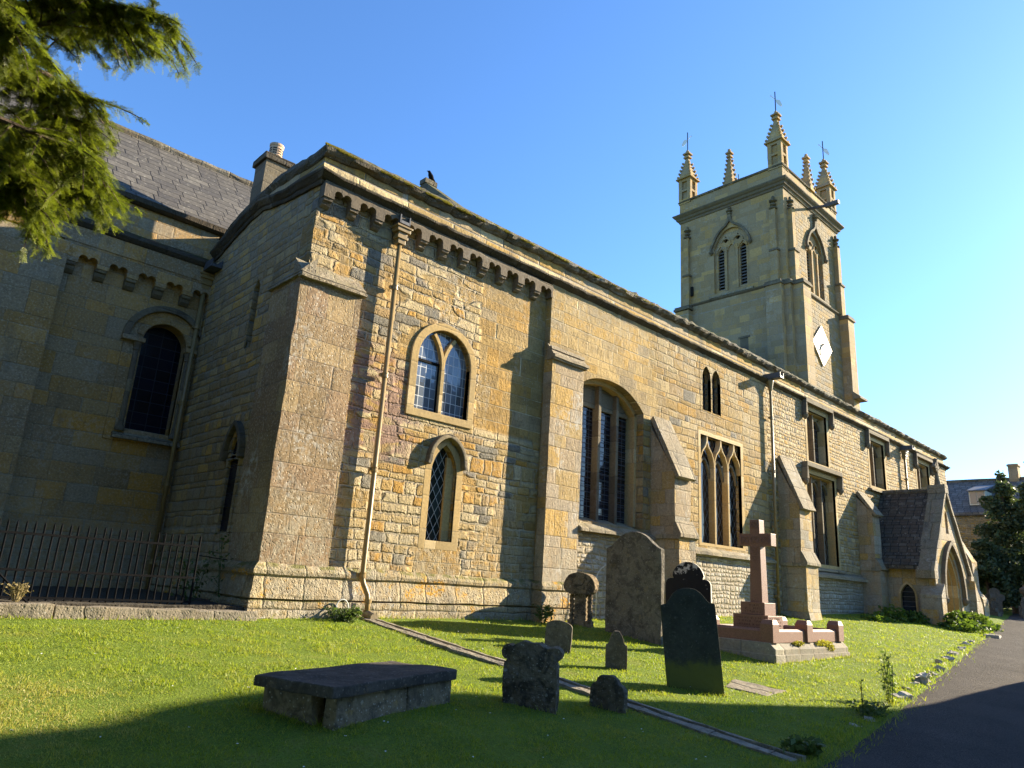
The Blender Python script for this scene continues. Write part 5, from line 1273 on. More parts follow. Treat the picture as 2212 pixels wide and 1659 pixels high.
# pipe bits and hoops
m = MB(); m.tube([(drain_x(10.55), 10.78, zg(7,10.6)+.09), (drain_x(10.4), 10.52, zg(7,10.5)+.06)], .07, 12); m.tube([(6.96, 10.76, -.66), (6.96, 10.62, -.68)], .06, 12)
tag(m.build('drain_pipe', mat_simple('old_drain_clay', (.24,.19,.12), .7, .3, 20., .004)), 'short clay drain pipe end under the foot of the buff downpipe', 'pipe')
m = MB(); x0, y0, z0 = 6.36, 10.55, zg(6.3, 10.6)
m.tube([(x0-.11, y0, z0-.1), (x0-.11, y0, z0+.20)] + [(x0-.11*math.cos(t), y0+.02, z0+.20+.12*math.sin(t)) for t in np.linspace(.2, 2.9, 9)] + [(x0+.115, y0, z0+.17), (x0+.11, y0, z0)], .011, 8)
tag(m.build('hose_loop', MT['white_metal'], smooth=True), 'pale loop of hose pipe standing in weeds beside the downpipe', 'hose')
m = MB(); P0 = Vector((12.92, 10.72, zg(12.9, 10.7)-.05)); P1 = Vector((13.75, 9.95, zg(13.7, 10)-.05)); H = 1.25
m.tube([P0, P0+Vector((0,0,H*.75))] + [P0+(P1-P0)*(.5-.5*math.cos(t)) + Vector((0,0,H*.75+.42*math.sin(t))) for t in np.linspace(.15, 3.0, 14)] + [P1+Vector((0,0,H*.75)), P1], .012, 6)
tag(m.build('garden_hoop', MT['white_metal'], smooth=True), 'thin pale garden hoop arching between the tallest headstone and the wall', 'hoop')
# bird on the gable
g0 = Vector((13.12, 19.3, 13.88)); c_ = g0+Vector((0,0,.30))
BD = thing('crow', 'small black bird perched on the peak of the nave gable', 'bird', tuple(g0), rad(150)); BD.scale = (.72, .72, .9); BD.rotation_euler[1] = rad(-18)
m = MB()
for prof, ax in (([(-.20,.16,.03),(-.10,.19,.09),(.0,.25,.12),(.10,.33,.10),(.16,.40,.07),(.21,.43,.065),(.26,.43,.03),(.33,.42,.006)], 0),): m.tube([(p[0], 0, p[1]) for p in prof], [p[2] for p in prof], 10)
m.tube([(-.16,0,.18),(-.42,0,.02)], [.05,.03], 6); m.tube([(0,.04,.16),(.0,.04,0)], .012, 5); m.tube([(0,-.04,.16),(.0,-.04,0)], .012, 5)
loc(m, 'body', MT['iron'], BD, smooth=True)

# rough edging stones between lawn and path
MT['edge_stone'] = mat_headstone('pale_edging_stone', (.52,.48,.40), (.40,.36,.29), .5, .2, bd=.02)
spots = [(9.7,'squarish'),(10.3,'flat'),(11.2,'small'),(12.6,'upright'),(13.5,'long'),(14.2,'pointed'),(14.75,'big upright'),(15.3,'split'),(16.0,'low'),(16.9,'rounded'),(17.9,'tilted'),(19.0,'narrow'),(20.3,'broad'),(21.8,'bright'),(23.3,'half-buried'),(24.6,'far'),]
word = {0: 'nearest in the shade', 15: 'farthest, next to the porch bush'}
for i, (x, w) in enumerate(spots):
    y = path_edge(x)+.06+random.uniform(-.05, .05); s_ = random.uniform(.09, .15)*(.6 if i < 3 else 1.)
    bm = bmesh.new(); bmesh.ops.create_cube(bm, size=1.5); bmesh.ops.subdivide_edges(bm, edges=bm.edges[:], cuts=3, use_grid_fill=True)
    for v in bm.verts:
        v.co = Vector((v.co.x*s_*1.5, v.co.y*s_*.9, v.co.z*s_*.8)); v.co += mnoise.noise_vector(v.co*7+Vector((i*3.1,0,0)))*s_*.55 + mnoise.noise_vector(v.co*22)*s_*.18
    me = bpy.data.meshes.new('edging_stone'); bm.to_mesh(me); bm.free()
    o = link_mesh('edging_stone', me, MT['edge_stone']); o.location = (x, y, zg(x, y)-.035); o.rotation_euler = (random.uniform(-.3,.3), random.uniform(-.3,.3), random.uniform(-.4,.6))
    tag(o, 'pale rough edging stone in the row along the path and lawn', 'edging stone', 'edging stones along the path')

# ------------------------------------------------------------------ GRASS
def blades(P, hgt, wid, lean, rnd):
    n = len(P); a = RNG.uniform(0, 6.283, n); la = RNG.uniform(0, 6.283, n)
    s_ = np.stack([np.cos(a), np.sin(a), np.zeros(n)], 1)*wid[:, None]
    d = np.stack([np.cos(la)*lean, np.sin(la)*lean, np.ones(n)], 1)
    d /= np.linalg.norm(d, axis=1)[:, None]
    mid = P + d*(hgt*.55)[:, None]
    d2 = d.copy(); d2[:, :2] *= 1.9; d2[:, 2] *= .75
    tip = mid + d2*(hgt*.5)[:, None]
    V = np.stack([P-s_, P+s_, mid+s_*.75, mid-s_*.75, tip], 1).reshape(-1, 3)
    b = np.arange(n)*5
    F = np.concatenate([np.stack([b, b+1, b+2, b+3], 1), np.stack([b+3, b+2, b+4, b+4], 1)])
    return V, F, np.repeat(rnd, 5)
def np_mesh_mixed(name, V, n, mat, rnd):
    b = np.arange(n, dtype=np.int32)*5
    q = np.stack([b, b+1, b+2, b+3], 1).ravel(); t = np.stack([b+3, b+2, b+4], 1).ravel()
    me = bpy.data.meshes.new(name); me.vertices.add(len(V)); me.vertices.foreach_set('co', V.astype(np.float32).ravel())
    L = np.concatenate([q, t]).astype(np.int32); me.loops.add(len(L)); me.loops.foreach_set('vertex_index', L)
    st = np.concatenate([np.arange(n)*4, 4*n+np.arange(n)*3]).astype(np.int32); tt = np.concatenate([np.full(n, 4), np.full(n, 3)]).astype(np.int32)
    me.polygons.add(2*n); me.polygons.foreach_set('loop_start', st); me.polygons.foreach_set('loop_total', tt); me.update(calc_edges=True)
    a = me.attributes.new('rnd', 'FLOAT', 'POINT'); a.data.foreach_set('value', rnd.astype(np.float32))
    return link_mesh(name, me, mat)
def in_poly(x, y, poly):
    r = np.zeros(len(x), bool); n = len(poly); j = n-1
    for i in range(n):
        xi, yi = poly[i]; xj, yj = poly[j]
        c = ((yi > y) != (yj > y)) & (x < (xj-xi)*(y-yi)/(yj-yi+1e-12)+xi); r ^= c; j = i
    return r
def mat_grass():
    k = N('lawn_grass'); at = k.node('ShaderNodeAttribute', attribute_name='rnd'); P = k.pos()
    n = k.noise(P, .9, 4., .6); n2 = k.noise(P, 5., 3., .6)
    c = k.ramp(at.outputs['Fac'], [(0,(.15,.22,.02)),(.45,(.24,.31,.028)),(.8,(.33,.36,.04)),(.93,(.38,.34,.10)),(1,(.44,.37,.15))])
    c = k.mixc(k.mul(k.ss(n, .45, .7), .55), c, (.34,.33,.07)); c = k.mixc(k.mul(k.ss(n2, .52, .7), .5), c, (.11,.18,.02))
    gx_, gy_, gz_ = k.sep(P); dd = k.m('SQRT', k.add(k.m('POWER', k.mul(k.sub(gx_, 1.0), .75), 2.), k.m('POWER', k.mul(k.sub(gy_, 6.7), .75), 2.)))
    dry = k.mul(k.sub(1., k.ss(k.add(dd, k.mul(k.sub(n2, .5), 1.2)), .35, 1.2)), .8)
    c = k.mixc(dry, c, (.40,.35,.13))
    w2 = k.ss(k.noise(P, 2.6, 4., .65), .60, .68); c = k.mixc(k.mul(w2, .6), c, (.33,.30,.10))
    b = k.node('ShaderNodeBsdfPrincipled'); k.set(b.inputs['Base Color'], c); b.inputs['Roughness'].default_value = .5; b.inputs['Specular IOR Level'].default_value = .3
    t = k.node('ShaderNodeBsdfTranslucent'); k.set(t.inputs['Color'], k.mixc(1., c, (1.3,1.3,.6), 'MULTIPLY'))
    mx = k.node('ShaderNodeMixShader'); mx.inputs[0].default_value = .45
    k.nt.links.new(b.outputs[0], mx.inputs[1]); k.nt.links.new(t.outputs[0], mx.inputs[2])
    o = k.node('ShaderNodeOutputMaterial'); k.nt.links.new(mx.outputs[0], o.inputs[0]); return k.mat
MT['grass'] = mat_grass()
def grass():
    N0 = 620000
    r = 3.4*(46/3.4)**RNG.uniform(0, 1, N0); th = RNG.uniform(rad(-6), rad(92), N0)      # polar about the viewpoint, density ~ 1/r^2
    x = r*np.sin(th); y = r*np.cos(th)
    ok = (y < np.where(x < 5.0, 10.5, 10.9)) & (y > path_edge(x)-.10+.22*RNG.normal(0, .5, N0))
    ok &= ~((x > 4.75) & (x < 12.4) & (y > 10.62)); ok &= ~((x > 12.4) & (y > 10.75))
    dx = np.abs(x - (6.93+.035*(10.8-y)+.02*np.sin(y*1.3))); ok &= ~((dx < .15+.03*RNG.normal(size=N0)) & (y > 3.4))
    ca, sa = math.cos(rad(-17.5)), math.sin(rad(-17.5)); lx = (x-3.95)*ca-(y-6.02)*sa; ly = (x-3.95)*sa+(y-6.02)*ca
    ok &= ~((np.abs(lx) < .82) & (np.abs(ly) < .38))
    ok &= ~in_poly(x, y, [(9.76,5.62),(10.46,5.92),(10.66,5.26),(9.84,5.16)])
    ok &= ~((x > 12.84) & (x < 16.07) & (y > 6.46) & (y < 8.09)); ok &= ~((x > 29) & (y > 8.3)); ok &= ~((x > 22) & (x < 23.1) & (y > 9.9)); ok &= ~((x > 15) & (x < 16) & (y > 9.8))
    x, y, r = x[ok], y[ok], r[ok]; n = len(x)
    nz = np.array([mnoise.noise(Vector((a*.7, b*.7, 0)))*.025 for a, b in zip(x, y)])
    cl = np.array([mnoise.noise(Vector((a*2.3, b*2.3, 5.)))+.6*mnoise.noise(Vector((a*8, b*8, 2.))) for a, b in zip(x, y)])
    z = zgn(x, y)+nz-.008
    edge = np.clip(1-(y-path_edge(x))/.5, 0, 1)
    h = (.026+.012*RNG.random(n)+.032*np.clip(cl, -.4, 1.2))*(1+.6*edge)*np.clip((r/6)**.25, .85, 1.3)
    w = .0021*(np.clip(r, 4, 40)/5.)**.85*RNG.uniform(.7, 1.35, n)
    rnd = np.clip(RNG.beta(2, 2.6, n)+.12*cl, 0, 1)
    for (ax, ay, bx, by) in ((5.55,5.93,5.95,5.35),(6.6,5.55,6.8,5.12),(8.7,8.3,9.02,7.9),(8.68,7.02,8.92,6.74),(11.82,9.6,11.96,8.2),(8.66,5.98,9.2,5.28),(13.5,9.3,13.98,8.4),(11.6,10.4,11.8,9.8),(3.2,5.55,4.95,6.05),(3.2,5.55,2.95,6.35),(12.82,6.42,12.82,8.1),(12.8,6.42,16.1,6.42),(5.1,10.68,6.6,10.6),(7.2,10.84,11.0,10.84),(11.2,10.52,12.3,10.52),(12.4,10.72,22,10.72),(-1,10.42,4.9,10.42)):
        L_ = math.dist((ax, ay), (bx, by)); q_ = int(210*L_*np.clip(40/(ax*ax+ay*ay), .3, 1)); t = RNG.random(q_); sd = RNG.normal(0, .035, q_)-.035
        x2 = ax+(bx-ax)*t+sd*.7; y2 = ay+(by-ay)*t+sd*.7; r2 = np.hypot(x2, y2)
        x = np.concatenate([x, x2]); y = np.concatenate([y, y2]); z = np.concatenate([z, zgn(x2, y2)-.005]); h = np.concatenate([h, RNG.uniform(.04, .12, q_)*RNG.uniform(.5, 1, q_)])
        w = np.concatenate([w, .0021*(np.clip(r2, 4, 40)/5.)**.85*RNG.uniform(.7, 1.3, q_)]); rnd = np.concatenate([rnd, RNG.uniform(.2, 1., q_)])
    n = len(x)
    V, F, A = blades(np.stack([x, y, z], 1), np.clip(h, .012, .12), w, RNG.uniform(.15, 1.1, n), rnd)
    o = np_mesh_mixed('grass', V, n, MT['grass'], A); o['kind'] = 'stuff'
grass()
# daisies
V = []; F = []
for i in range(150):
    r = 4+9*random.random()**1.3; th = rad(random.uniform(2, 76)); x, y = r*math.sin(th), r*math.cos(th)
    if y > 10.4 or y < path_edge(x)+.1: continue
    z = zg(x, y)+.05; s_ = random.uniform(.007, .012); b = len(V)
    V += [(x+s_*math.cos(t), y+s_*math.sin(t), z+.004*math.sin(3*t+i)) for t in np.linspace(0, 6.283, 7)[:6]]; F.append(tuple(range(b, b+6)))
tag(np_mesh('daisy_flowers', V, F, mat_simple('white_petals', (.8,.8,.76), .6, .05)), kind='stuff')

# ------------------------------------------------------------------ PLANTS
def leaf_quads(P, size, rnd, droop=.3, elong=1.6, up=.5):
    n = len(P); d = RNG.normal(size=(n, 3)); d[:, 2] = d[:, 2]*.6+up*.4-droop*.3; d /= np.linalg.norm(d, axis=1)[:, None]
    q = RNG.normal(size=(n, 3)); s_ = np.cross(d, q); s_ /= np.linalg.norm(s_, axis=1)[:, None]
    L = (size*elong)[:, None]; W = (size*.5)[:, None]
    V = np.stack([P-d*L*.5, P+s_*W-d*L*.05, P+d*L*.5, P-s_*W-d*L*.05], 1).reshape(-1, 3); b = np.arange(n)*4
    return V, np.stack([b, b+1, b+2, b+3], 1), np.repeat(rnd, 4)
def leaf_clump(name, mat, blobs, n, size, parent, shell=.6, **kw):
    """blobs: (x,y,z,rx,ry,rz); leaves mostly near the surface of noisy ellipsoids"""
    w = np.array([b[3]*b[4]*b[5] for b in blobs])**.67; w /= w.sum(); k_ = RNG.choice(len(blobs), n, p=w); B = np.array(blobs)[k_]
    u = RNG.normal(size=(n, 3)); u /= np.linalg.norm(u, axis=1)[:, None]
    t = 1-shell*RNG.random(n)**1.7
    nn = np.array([mnoise.noise(Vector(a*2.2+b[:3]*.7)) for a, b in zip(u, B)])
    P = B[:, :3]+u*B[:, 3:]*(t*(1+.45*nn))[:, None]
    V, F, A = leaf_quads(P, size*RNG.uniform(.6, 1.3, n), np.clip(RNG.random(n)*.7+.3*nn, 0, 1), **kw)
    return np_mesh(name, V, F, mat, parent, attr=A)
MT['leaf_green'] = mat_leaf('fresh_green_leaf', (.07,.12,.02), (.14,.19,.035), .4)
MT['leaf_dark'] = mat_leaf('dark_evergreen_leaf', (.055,.08,.04), (.11,.14,.065), .3)
MT['leaf_weed'] = mat_leaf('weed_leaf', (.06,.10,.025), (.11,.15,.05), .35)
MT['bark'] = mat_simple('brown_bark', (.09,.065,.045), .9, .4, 12., .02)

t_ = thing('porch_bush', 'leafy green bush spreading at the foot of the porch', 'bush', (29.4, 7.7, zg(29.4, 7.7)))
leaf_clump('foliage', MT['leaf_green'], [(28.6,7.75,-.62,.9,.6,.28),(29.8,7.75,-.50,.9,.6,.42),(30.9,7.7,-.60,.7,.5,.3),(29.2,8.0,-.42,.7,.4,.36),(31.5,7.65,-.72,.4,.3,.2)], 5200, .085, t_)
m = MB()
for i in range(14): a = random.random()*6.28; m.tube([(29.4+random.uniform(-1.2,1.6), 7.8, -.85), (29.4+random.uniform(-1.6,1.8), 7.8+.4*math.sin(a), -.5)], .012, 5)
m.build('stems', MT['bark'], t_)
t_ = thing('wall_shrub', 'low dark shrub growing in shade between the buttress and the porch side', 'bush', (27.6, 9.6, zg(27.6, 9.6)))
leaf_clump('foliage', MT['leaf_green'], [(26.6,9.7,-.55,.8,.5,.25),(27.7,9.6,-.45,.9,.5,.4),(28.6,9.2,-.5,.6,.5,.36)], 2600, .08, t_)
m = MB(); m.tube([(27.6,9.6,-.8),(27.7,9.5,-.3)], .02, 5); m.build('stems', MT['bark'], t_)

MT['straw'] = mat_leaf('dry_straw', (.30,.24,.11), (.22,.17,.08), .3)
def weed(name, label, x, y, h, n, spread, leaf=.035, stems=3, cat='weed', mat='leaf_weed', z=None, up=True):
    z0 = zg(x, y) if z is None else z; t = thing(name, label, cat, (x, y, z0))
    m = MB(); P = []
    for i in range(stems):
        a = random.random()*6.28; top = Vector((x+spread*math.cos(a)*.7, y+spread*math.sin(a)*.5, z0+h*random.uniform(.65, 1.))); b = Vector((x+.03*math.cos(a), y+.03*math.sin(a), z0-.03))
        mid = (b+top)/2+Vector((random.uniform(-.03,.03), 0, h*.08)); m.tube([b, mid, top], [.006,.005,.002], 5)
        for j in range(int(n/stems)):
            tt = random.random()**.8; p = b.lerp(top, tt); rr = spread*.35*(1-tt*.6)
            P.append((p.x+random.gauss(0, rr), p.y+random.gauss(0, rr*.6), max(z0+.01, p.z+random.gauss(0, .03))))
        for j in range(4):
            p = b.lerp(top, .3+.16*j); q = p+Vector((random.uniform(-1,1)*spread*.6, random.uniform(-.5,.5)*spread, .09*h+.03)); m.tube([p, q], [.003,.0015], 4); P += [tuple(p.lerp(q, s_)) for s_ in (.6, .8, 1.)]
    m.build('stems', MT[mat], t)
    V, F, A = leaf_quads(np.array(P), leaf*RNG.uniform(.6, 1.4, len(P)), RNG.random(len(P)), elong=2.)
    np_mesh('leaves', V, F, MT[mat], t, attr=A)
weed('weed_clump', 'leafy weeds clustered under the hose loop at the corner plinth', 6.36, 10.45, .24, 420, .34, .03, 14)
weed('weed_clump', 'dark spiky weeds at the foot of the second buttress', 11.0, 10.5, .42, 90, .3, .035, 12)
weed('tall_weed', 'single thin dried weed stalk nearest the shaded path', 10.25, 3.98, .55, 16, .06, .02, 1)
weed('tall_weed', 'tall branching green weeds at the sunny edge of the path', 11.9, 4.25, .70, 110, .16, .03, 5)
weed('weed_clump', 'low spreading weeds around the first edging stones', 10.6, 4.02, .16, 150, .4, .03, 9)
weed('weed_clump', 'broad leaved weeds where the drain meets the path', 7.5, 3.55, .14, 120, .3, .04, 8)
weed('wall_creeper', 'thin bare creeper climbing the shaded east wall by the railings', 4.86, 11.75, 1.35, 60, .35, .035, 3, z=-.7)
weed('wall_creeper', 'short leafy creeper behind the railing end post', 4.5, 12.1, .85, 90, .3, .04, 4, z=-.7)
weed('dry_grass_tuft', 'dry straw-coloured grass tuft on the kerb behind the railings', 1.9, 10.68, .2, 16, .16, .018, 16, z=-.56, mat='straw')
weed('fern_tuft', 'small green tuft sprouting from the crack in the kerb', 1.42, 10.44, .14, 90, .12, .03, 6, z=-.66)
# yellow stonecrop on the grave kerb
MT['sedum'] = mat_leaf('yellow_stonecrop', (.42,.36,.06), (.30,.30,.05), .3)
t_ = thing('stonecrop', 'yellow stonecrop spilling over the plinth of the granite cross', 'plant', (14.4, 6.56, -.79))
leaf_clump('foliage', MT['sedum'], [(13.9,6.54,-.81,.25,.06,.04),(15.0,6.54,-.82,.35,.07,.06),(15.2,6.49,-.9,.2,.03,.07)], 900, .03, t_)

# ---- yew tree overhanging from the left, near the viewer
MT['yew'] = mat_leaf('yew_needles', (.04,.065,.012), (.23,.26,.03), .42, .45)
YT = thing('yew_tree', 'old yew tree whose drooping green boughs hang in from the upper left', 'tree', (-3.2, 4.2, zg(-3.2, 4.2)))
m = MB(); m.tube([(-3.2,4.2,-1.9),(-3.1,4.2,-.4),(-3.3,4.1,1.2),(-2.9,4.2,3.2),(-3.0,4.4,5.6)], [.55,.42,.38,.3,.14], 12); m.build('trunk', MT['bark'], YT, rough=.05, cell=.3)
BR = []
def bough(pts, r0, sub, droop, ln, seed):
    rg = random.Random(seed); P = [Vector(p) for p in pts]
    m_b.tube(P, [r0*(1-.75*i/(len(P)-1)) for i in range(len(P))], 7)
    for i in range(sub):
        t = rg.uniform(.12, 1.)*(len(P)-1.001); a = P[int(t)].lerp(P[int(t)+1], t-int(t)); d = (P[int(t)+1]-P[int(t)]).normalized()
        o = Vector((rg.uniform(-1,1), rg.uniform(-1,1), rg.uniform(-.6,.5))); q = (d*.7+o).normalized()
        L = ln*rg.uniform(.45, 1.); tw_ = [a]
        for s_ in range(4):
            q = (q+Vector((0,0,-droop*.3))).normalized(); tw_.append(tw_[-1]+q*L/4)
        m_b.tube(tw_, [.006,.005,.004,.003,.002], 4); BR.append(tw_)
m_b = MB()
BOUGHS = [
 [(-.24,3.78,2.61),(.12,3.67,2.60),(.37,3.56,2.56),(.54,3.41,2.56),(.67,3.30,2.51)],
 [(-.20,3.51,2.30),(.13,3.62,2.31),(.30,3.62,2.48),(.47,3.64,2.61),(.59,3.65,2.57)],
 [(-.16,3.43,2.05),(.09,3.53,2.09),(.28,3.59,2.16),(.43,3.67,2.19),(.53,3.68,2.16)],
 [(-.13,3.84,1.93),(.16,3.97,1.90),(.35,3.92,1.98),(.47,3.83,2.11),(.55,3.81,2.10)],
 [(-.10,3.53,1.65),(.19,3.62,1.69),(.39,3.61,1.68),(.52,3.59,1.67),(.62,3.59,1.62)],
 [(-.07,3.86,1.66),(.17,3.87,1.62),(.32,3.87,1.59),(.42,3.90,1.51),(.48,3.93,1.44)],
 [(-.23,4.20,2.32),(.10,4.27,2.20),(.32,4.28,2.15),(.49,4.18,2.08),(.62,4.16,2.07)],
 [(-.10,4.20,1.87),(.21,4.27,1.69),(.43,4.23,1.77),(.60,4.20,1.78),(.72,4.17,1.76)],
 [(-.16,3.22,2.00),(.00,3.22,2.02),(.12,3.25,1.97),(.19,3.28,1.91)],
 [(-.30,4.5,2.9),(.1,4.4,2.95),(.4,4.2,2.95),(.7,4.0,2.92)],
]
rb = random.Random(3)
for k_ in (0, 3, 4, 6, 7, 5, 2, 1, 0, 7):
    o = Vector((rb.uniform(-.20,.0), rb.uniform(-.35,.4), rb.uniform(-.1,.14)))
    BOUGHS.append([tuple(Vector(p)+o*(1 if i else .6)) for i, p in enumerate(BOUGHS[k_])])
BOUGHS = [[(p[0]-.075, p[1]+.03, p[2]) for p in b] if i not in (0, 1, 9) else b for i, b in enumerate(BOUGHS)]
BOUGHS = [[(p[0], p[1], p[2]+(.17 if b[-1][2] < 1.95 else 0)) for p in b] for b in BOUGHS]
for i, b in enumerate(BOUGHS):
    s0 = Vector((-2.95, 4.25, 2.2+.12*i)); p0 = Vector(b[0])
    bough([s0, s0.lerp(p0, .5)+Vector((0,0,.25)), p0] + b[1:], .022, 52, .45, .30, 100+i)
m_b.build('branches', MT['bark'], YT)
def yew_needles():
    C = []; D = []; L = []
    rg = random.Random(5)
    for tw_ in BR:
        if tw_[0].x < -.45: continue
        for k_ in range(30):
            t = rg.uniform(.08, 3.99); a = tw_[int(t)].lerp(tw_[int(t)+1], t-int(t)); d = (tw_[int(t)+1]-tw_[int(t)]).normalized()
            q = (d*.8+Vector((rg.uniform(-1,1), rg.uniform(-1,1), rg.uniform(-.9,.25)))).normalized(); ln = rg.uniform(.03, .085)
            C.append(a[:]); D.append(q[:]); L.append(ln)
    C = np.array(C); D = np.array(D); L = np.array(L); n = len(C); K = 13
    up = np.array([0, 0, 1.]); side = np.cross(D, up+RNG.normal(0, .35, (n, 3))); side /= np.linalg.norm(side, axis=1)[:, None]; nor = np.cross(side, D)
    Vs = []; A = []; shoot = RNG.random(n)
    for j in range(K):
        t = (j+.5)/K; base = C+D*(L*t)[:, None]
        for s_ in (-1, 1):
            nl = .024*(1-.45*t)*RNG.uniform(.75, 1.2, n); dirn = side*s_*.85+D*.55+nor*RNG.uniform(-.15, .3, n)[:, None]; dirn /= np.linalg.norm(dirn, axis=1)[:, None]
            wv = np.cross(dirn, nor); wv /= np.linalg.norm(wv, axis=1)[:, None]; wv *= .0010
            e = base+dirn*nl[:, None]; mid = base+dirn*(nl*.6)[:, None]
            Vs.append(np.stack([base-wv*.6, base+wv*.6, mid+wv, e, mid-wv], 1)); A.append(np.clip(shoot*.75+.25*RNG.random(n)+.15*(t-.5), 0, 1))
    V = np.concatenate(Vs).reshape(-1, 3); A = np.repeat(np.concatenate(A), 5); m_ = len(V)//5; b = np.arange(m_)*5
    F = np.stack([b, b+1, b+2, b+3, b+4], 1)
    np_mesh('foliage', V, F, MT['yew'], YT, attr=A)
yew_needles()

# yew crown enlarged and second yew added, both unseen, to dim the shaded walls
m_big = leaf_clump('crown', MT['leaf_dark'], [(-4.5,3.5,4.5,2.4,2.4,2.0),(-5.5,7,5.2,3.2,3.0,3.0),(-6.5,10.5,5.5,3.,2.8,3.6),(-4.2,1.,6.,2.6,2.4,2.6),(-3.2,5.2,6.6,2.0,2.4,1.8),(-6,13.5,4.5,2.5,2.,3.5)], 16000, .42, YT, shell=.5)
t_ = thing('yew_tree', 'added unseen yew behind the viewer, cutting sky light on the shaded walls', 'tree', (-4., -7., zg(-4, -7)))
leaf_clump('crown', MT['leaf_dark'], [(-4,-7,4,4.5,3,4.5),(-9,-4,4,4,3.5,4.5),(1.5,-8.5,3.5,3.5,2.5,4),(-8,2,3.5,2.5,4,4)], 14000, .5, t_, shell=.5)
m = MB(); m.tube([(-4,-7,-3),(-4,-7,5)], [.5,.3], 10); m.build('trunk', MT['bark'], t_)

# ------------------------------------------------------------------ BACKGROUND
def conifer(name, label, x, y, z, h, r, n, leaf, seed, cat='tree', lean=0., group=None, base=.05, mat='leaf_dark'):
    t = thing(name, label, cat, (x, y, z), 0, group); rg = random.Random(seed)
    m = MB(); m.tube([(x, y, z-.3), (x+.05, y, z+h*.5), (x+lean, y, z+h*.97)], [.16*h/6, .10*h/6, .02], 8); bl = []
    for i in range(34):
        f = rg.random()**.8*(1-base)+base; a = rg.random()*6.283; rr = r*(1-f)**.75*rg.uniform(.55, 1.05)+.12
        c = (x+lean*f+math.cos(a)*rr*.75, y+math.sin(a)*rr*.75, z+h*f)
        bl.append((*c, rr*.45+.16, rr*.45+.16, .28+.10*h*(1-f)*.5))
        m.tube([(x+lean*f, y, z+h*f-.2), c], [.03, .008], 5)
    m.build('trunk', MT['bark'], t)
    leaf_clump('crown', MT[mat], bl, n, leaf, t, shell=.8)
conifer('evergreen_tree', 'dark pointed evergreen in front of the house dormer window', 47.5, 10.15, .1, 7.6, 2.2, 15000, .13, 1)
conifer('evergreen_tree', 'dense low holly beside the pointed evergreen behind the headstones', 45.6, 10.9, .05, 3.6, 1.7, 7000, .13, 2)
conifer('evergreen_tree', 'tall dark evergreen at the right edge under the house chimney', 47.5, 8.6, .1, 7.2, 2.3, 15000, .14, 3)
conifer('yew_hedge_tree', 'dark spreading yew far back between the pointed evergreens', 52., 10.4, .3, 6., 2.6, 12000, .15, 5)
conifer('cedar_tree', 'sparse-tipped dark conifer whose branch ends reach in at the right edge', 55.0, 9.2, 0., 12.2, 2.6, 12000, .15, 4, base=.3)
m = MB()
# far house
HZ = .3; XE, XR = 57., 62.
HS = thing('stone_house', 'grey stone house with tiled roof, dormer window and chimney behind the churchyard trees', 'house', (61, 20, HZ))
m = MB(); m.box(XE+.3, 67, 11.0, 38, -.5, 6.4); m.build('wall', MT['nave_west'], HS)
m = MB(); m.add([(XE,10.7,6.3),(XE,38,6.3),(XR,38,9.15),(XR,10.7,9.15),(67.3,10.7,6.3),(67.3,38,6.3),(XE,10.7,6.5),(XE,38,6.5),(XR,38,9.4),(XR,10.7,9.4)], [(0,1,7,6),(6,7,8,9),(0,3,2,1),(3,4,5,2),(9,8,5,4),(0,6,9,3)]); m.build('roof', MT['house_slate'], HS)
m = MB(); m.tube([(XR, y, 9.4) for y in np.linspace(10.7, 38, 30)], .14, 6); m.build('ridge', MT['coping'], HS, rough=.04, cell=99)
m = MB(); m.box(XR-.4, XR+.4, 12.0, 12.6, 8.8, 10.45); m.box(XR-.46, XR+.46, 11.94, 12.66, 10.3, 10.42); m.build('chimney', MT['tower'], HS, rough=.02, cell=.4)
m = MB(); m.box(57.9, 60., 13.35, 14.35, 7.1, 8.1); DW = m.build('dormer', MT['clock'], HS)
m = MB(); m.add([(57.75,13.25,8.05),(57.75,14.45,8.05),(60.6,14.45,8.75),(60.6,13.25,8.75),(57.75,13.25,8.13),(57.75,14.45,8.13),(60.6,14.45,8.85),(60.6,13.25,8.85)], [(0,1,2,3),(4,5,6,7),(0,1,5,4),(1,2,6,5),(2,3,7,6),(3,0,4,7)]); m.build('dormer_roof', MT['lead'], DW)
m = MB(); m.box(57.86, 57.89, 13.42, 13.82, 7.2, 8.02); m.box(57.86, 57.89, 13.88, 14.28, 7.2, 8.02); m.build('window_pane', mat_glass('bright_dormer_glass', 'grid', 9., 9., (.25,.27,.28), (.5,.5,.5), .001, .08, spec=.8), DW)
# background headstones and grass bank
ol = mir([(.28,-.4),(.28,.55),(.32,.62)] + arc(.26, .78, .17, -60, 100, 6) + arc(0, 1.0, .24, 25, 85, 5))
headstone('headstone', 'distant grey trefoil-headed stone in the shade beyond the porch', (43.6,10.55), (43.9,9.85), ol, .14, MT['hs_plain'], group='far headstones in the shade')
ol = mir([(.36,-.4),(.36,.75),(.30,.9),(.18,1.02),(.08,1.08)])
headstone('headstone', 'distant curved-top headstone at the right edge below the evergreens', (42.9,9.0), (43.2,8.25), ol, .14, MT['hs_tall'], group='far headstones in the shade')
BC = thing('churchyard_cross', 'small dark stone cross on steps in the far shade beyond the porch', 'memorial', (41.6, 9.95, zg(41.6, 9.95)))
m = MB(); m.box(-.4,.4,-.4,.4,-.3,.16); m.box(-.28,.28,-.28,.28,.16,.32); loc(m, 'steps', MT['hs_grey'], BC, bevel=.015)
m = MB(); m.box(-.08,.08,-.09,.09,.32,.98); m.box(-.07,.07,-.30,-.09,.64,.80); m.box(-.07,.07,.09,.30,.64,.80); loc(m, 'cross', MT['hs_grey'], BC, bevel=.01)
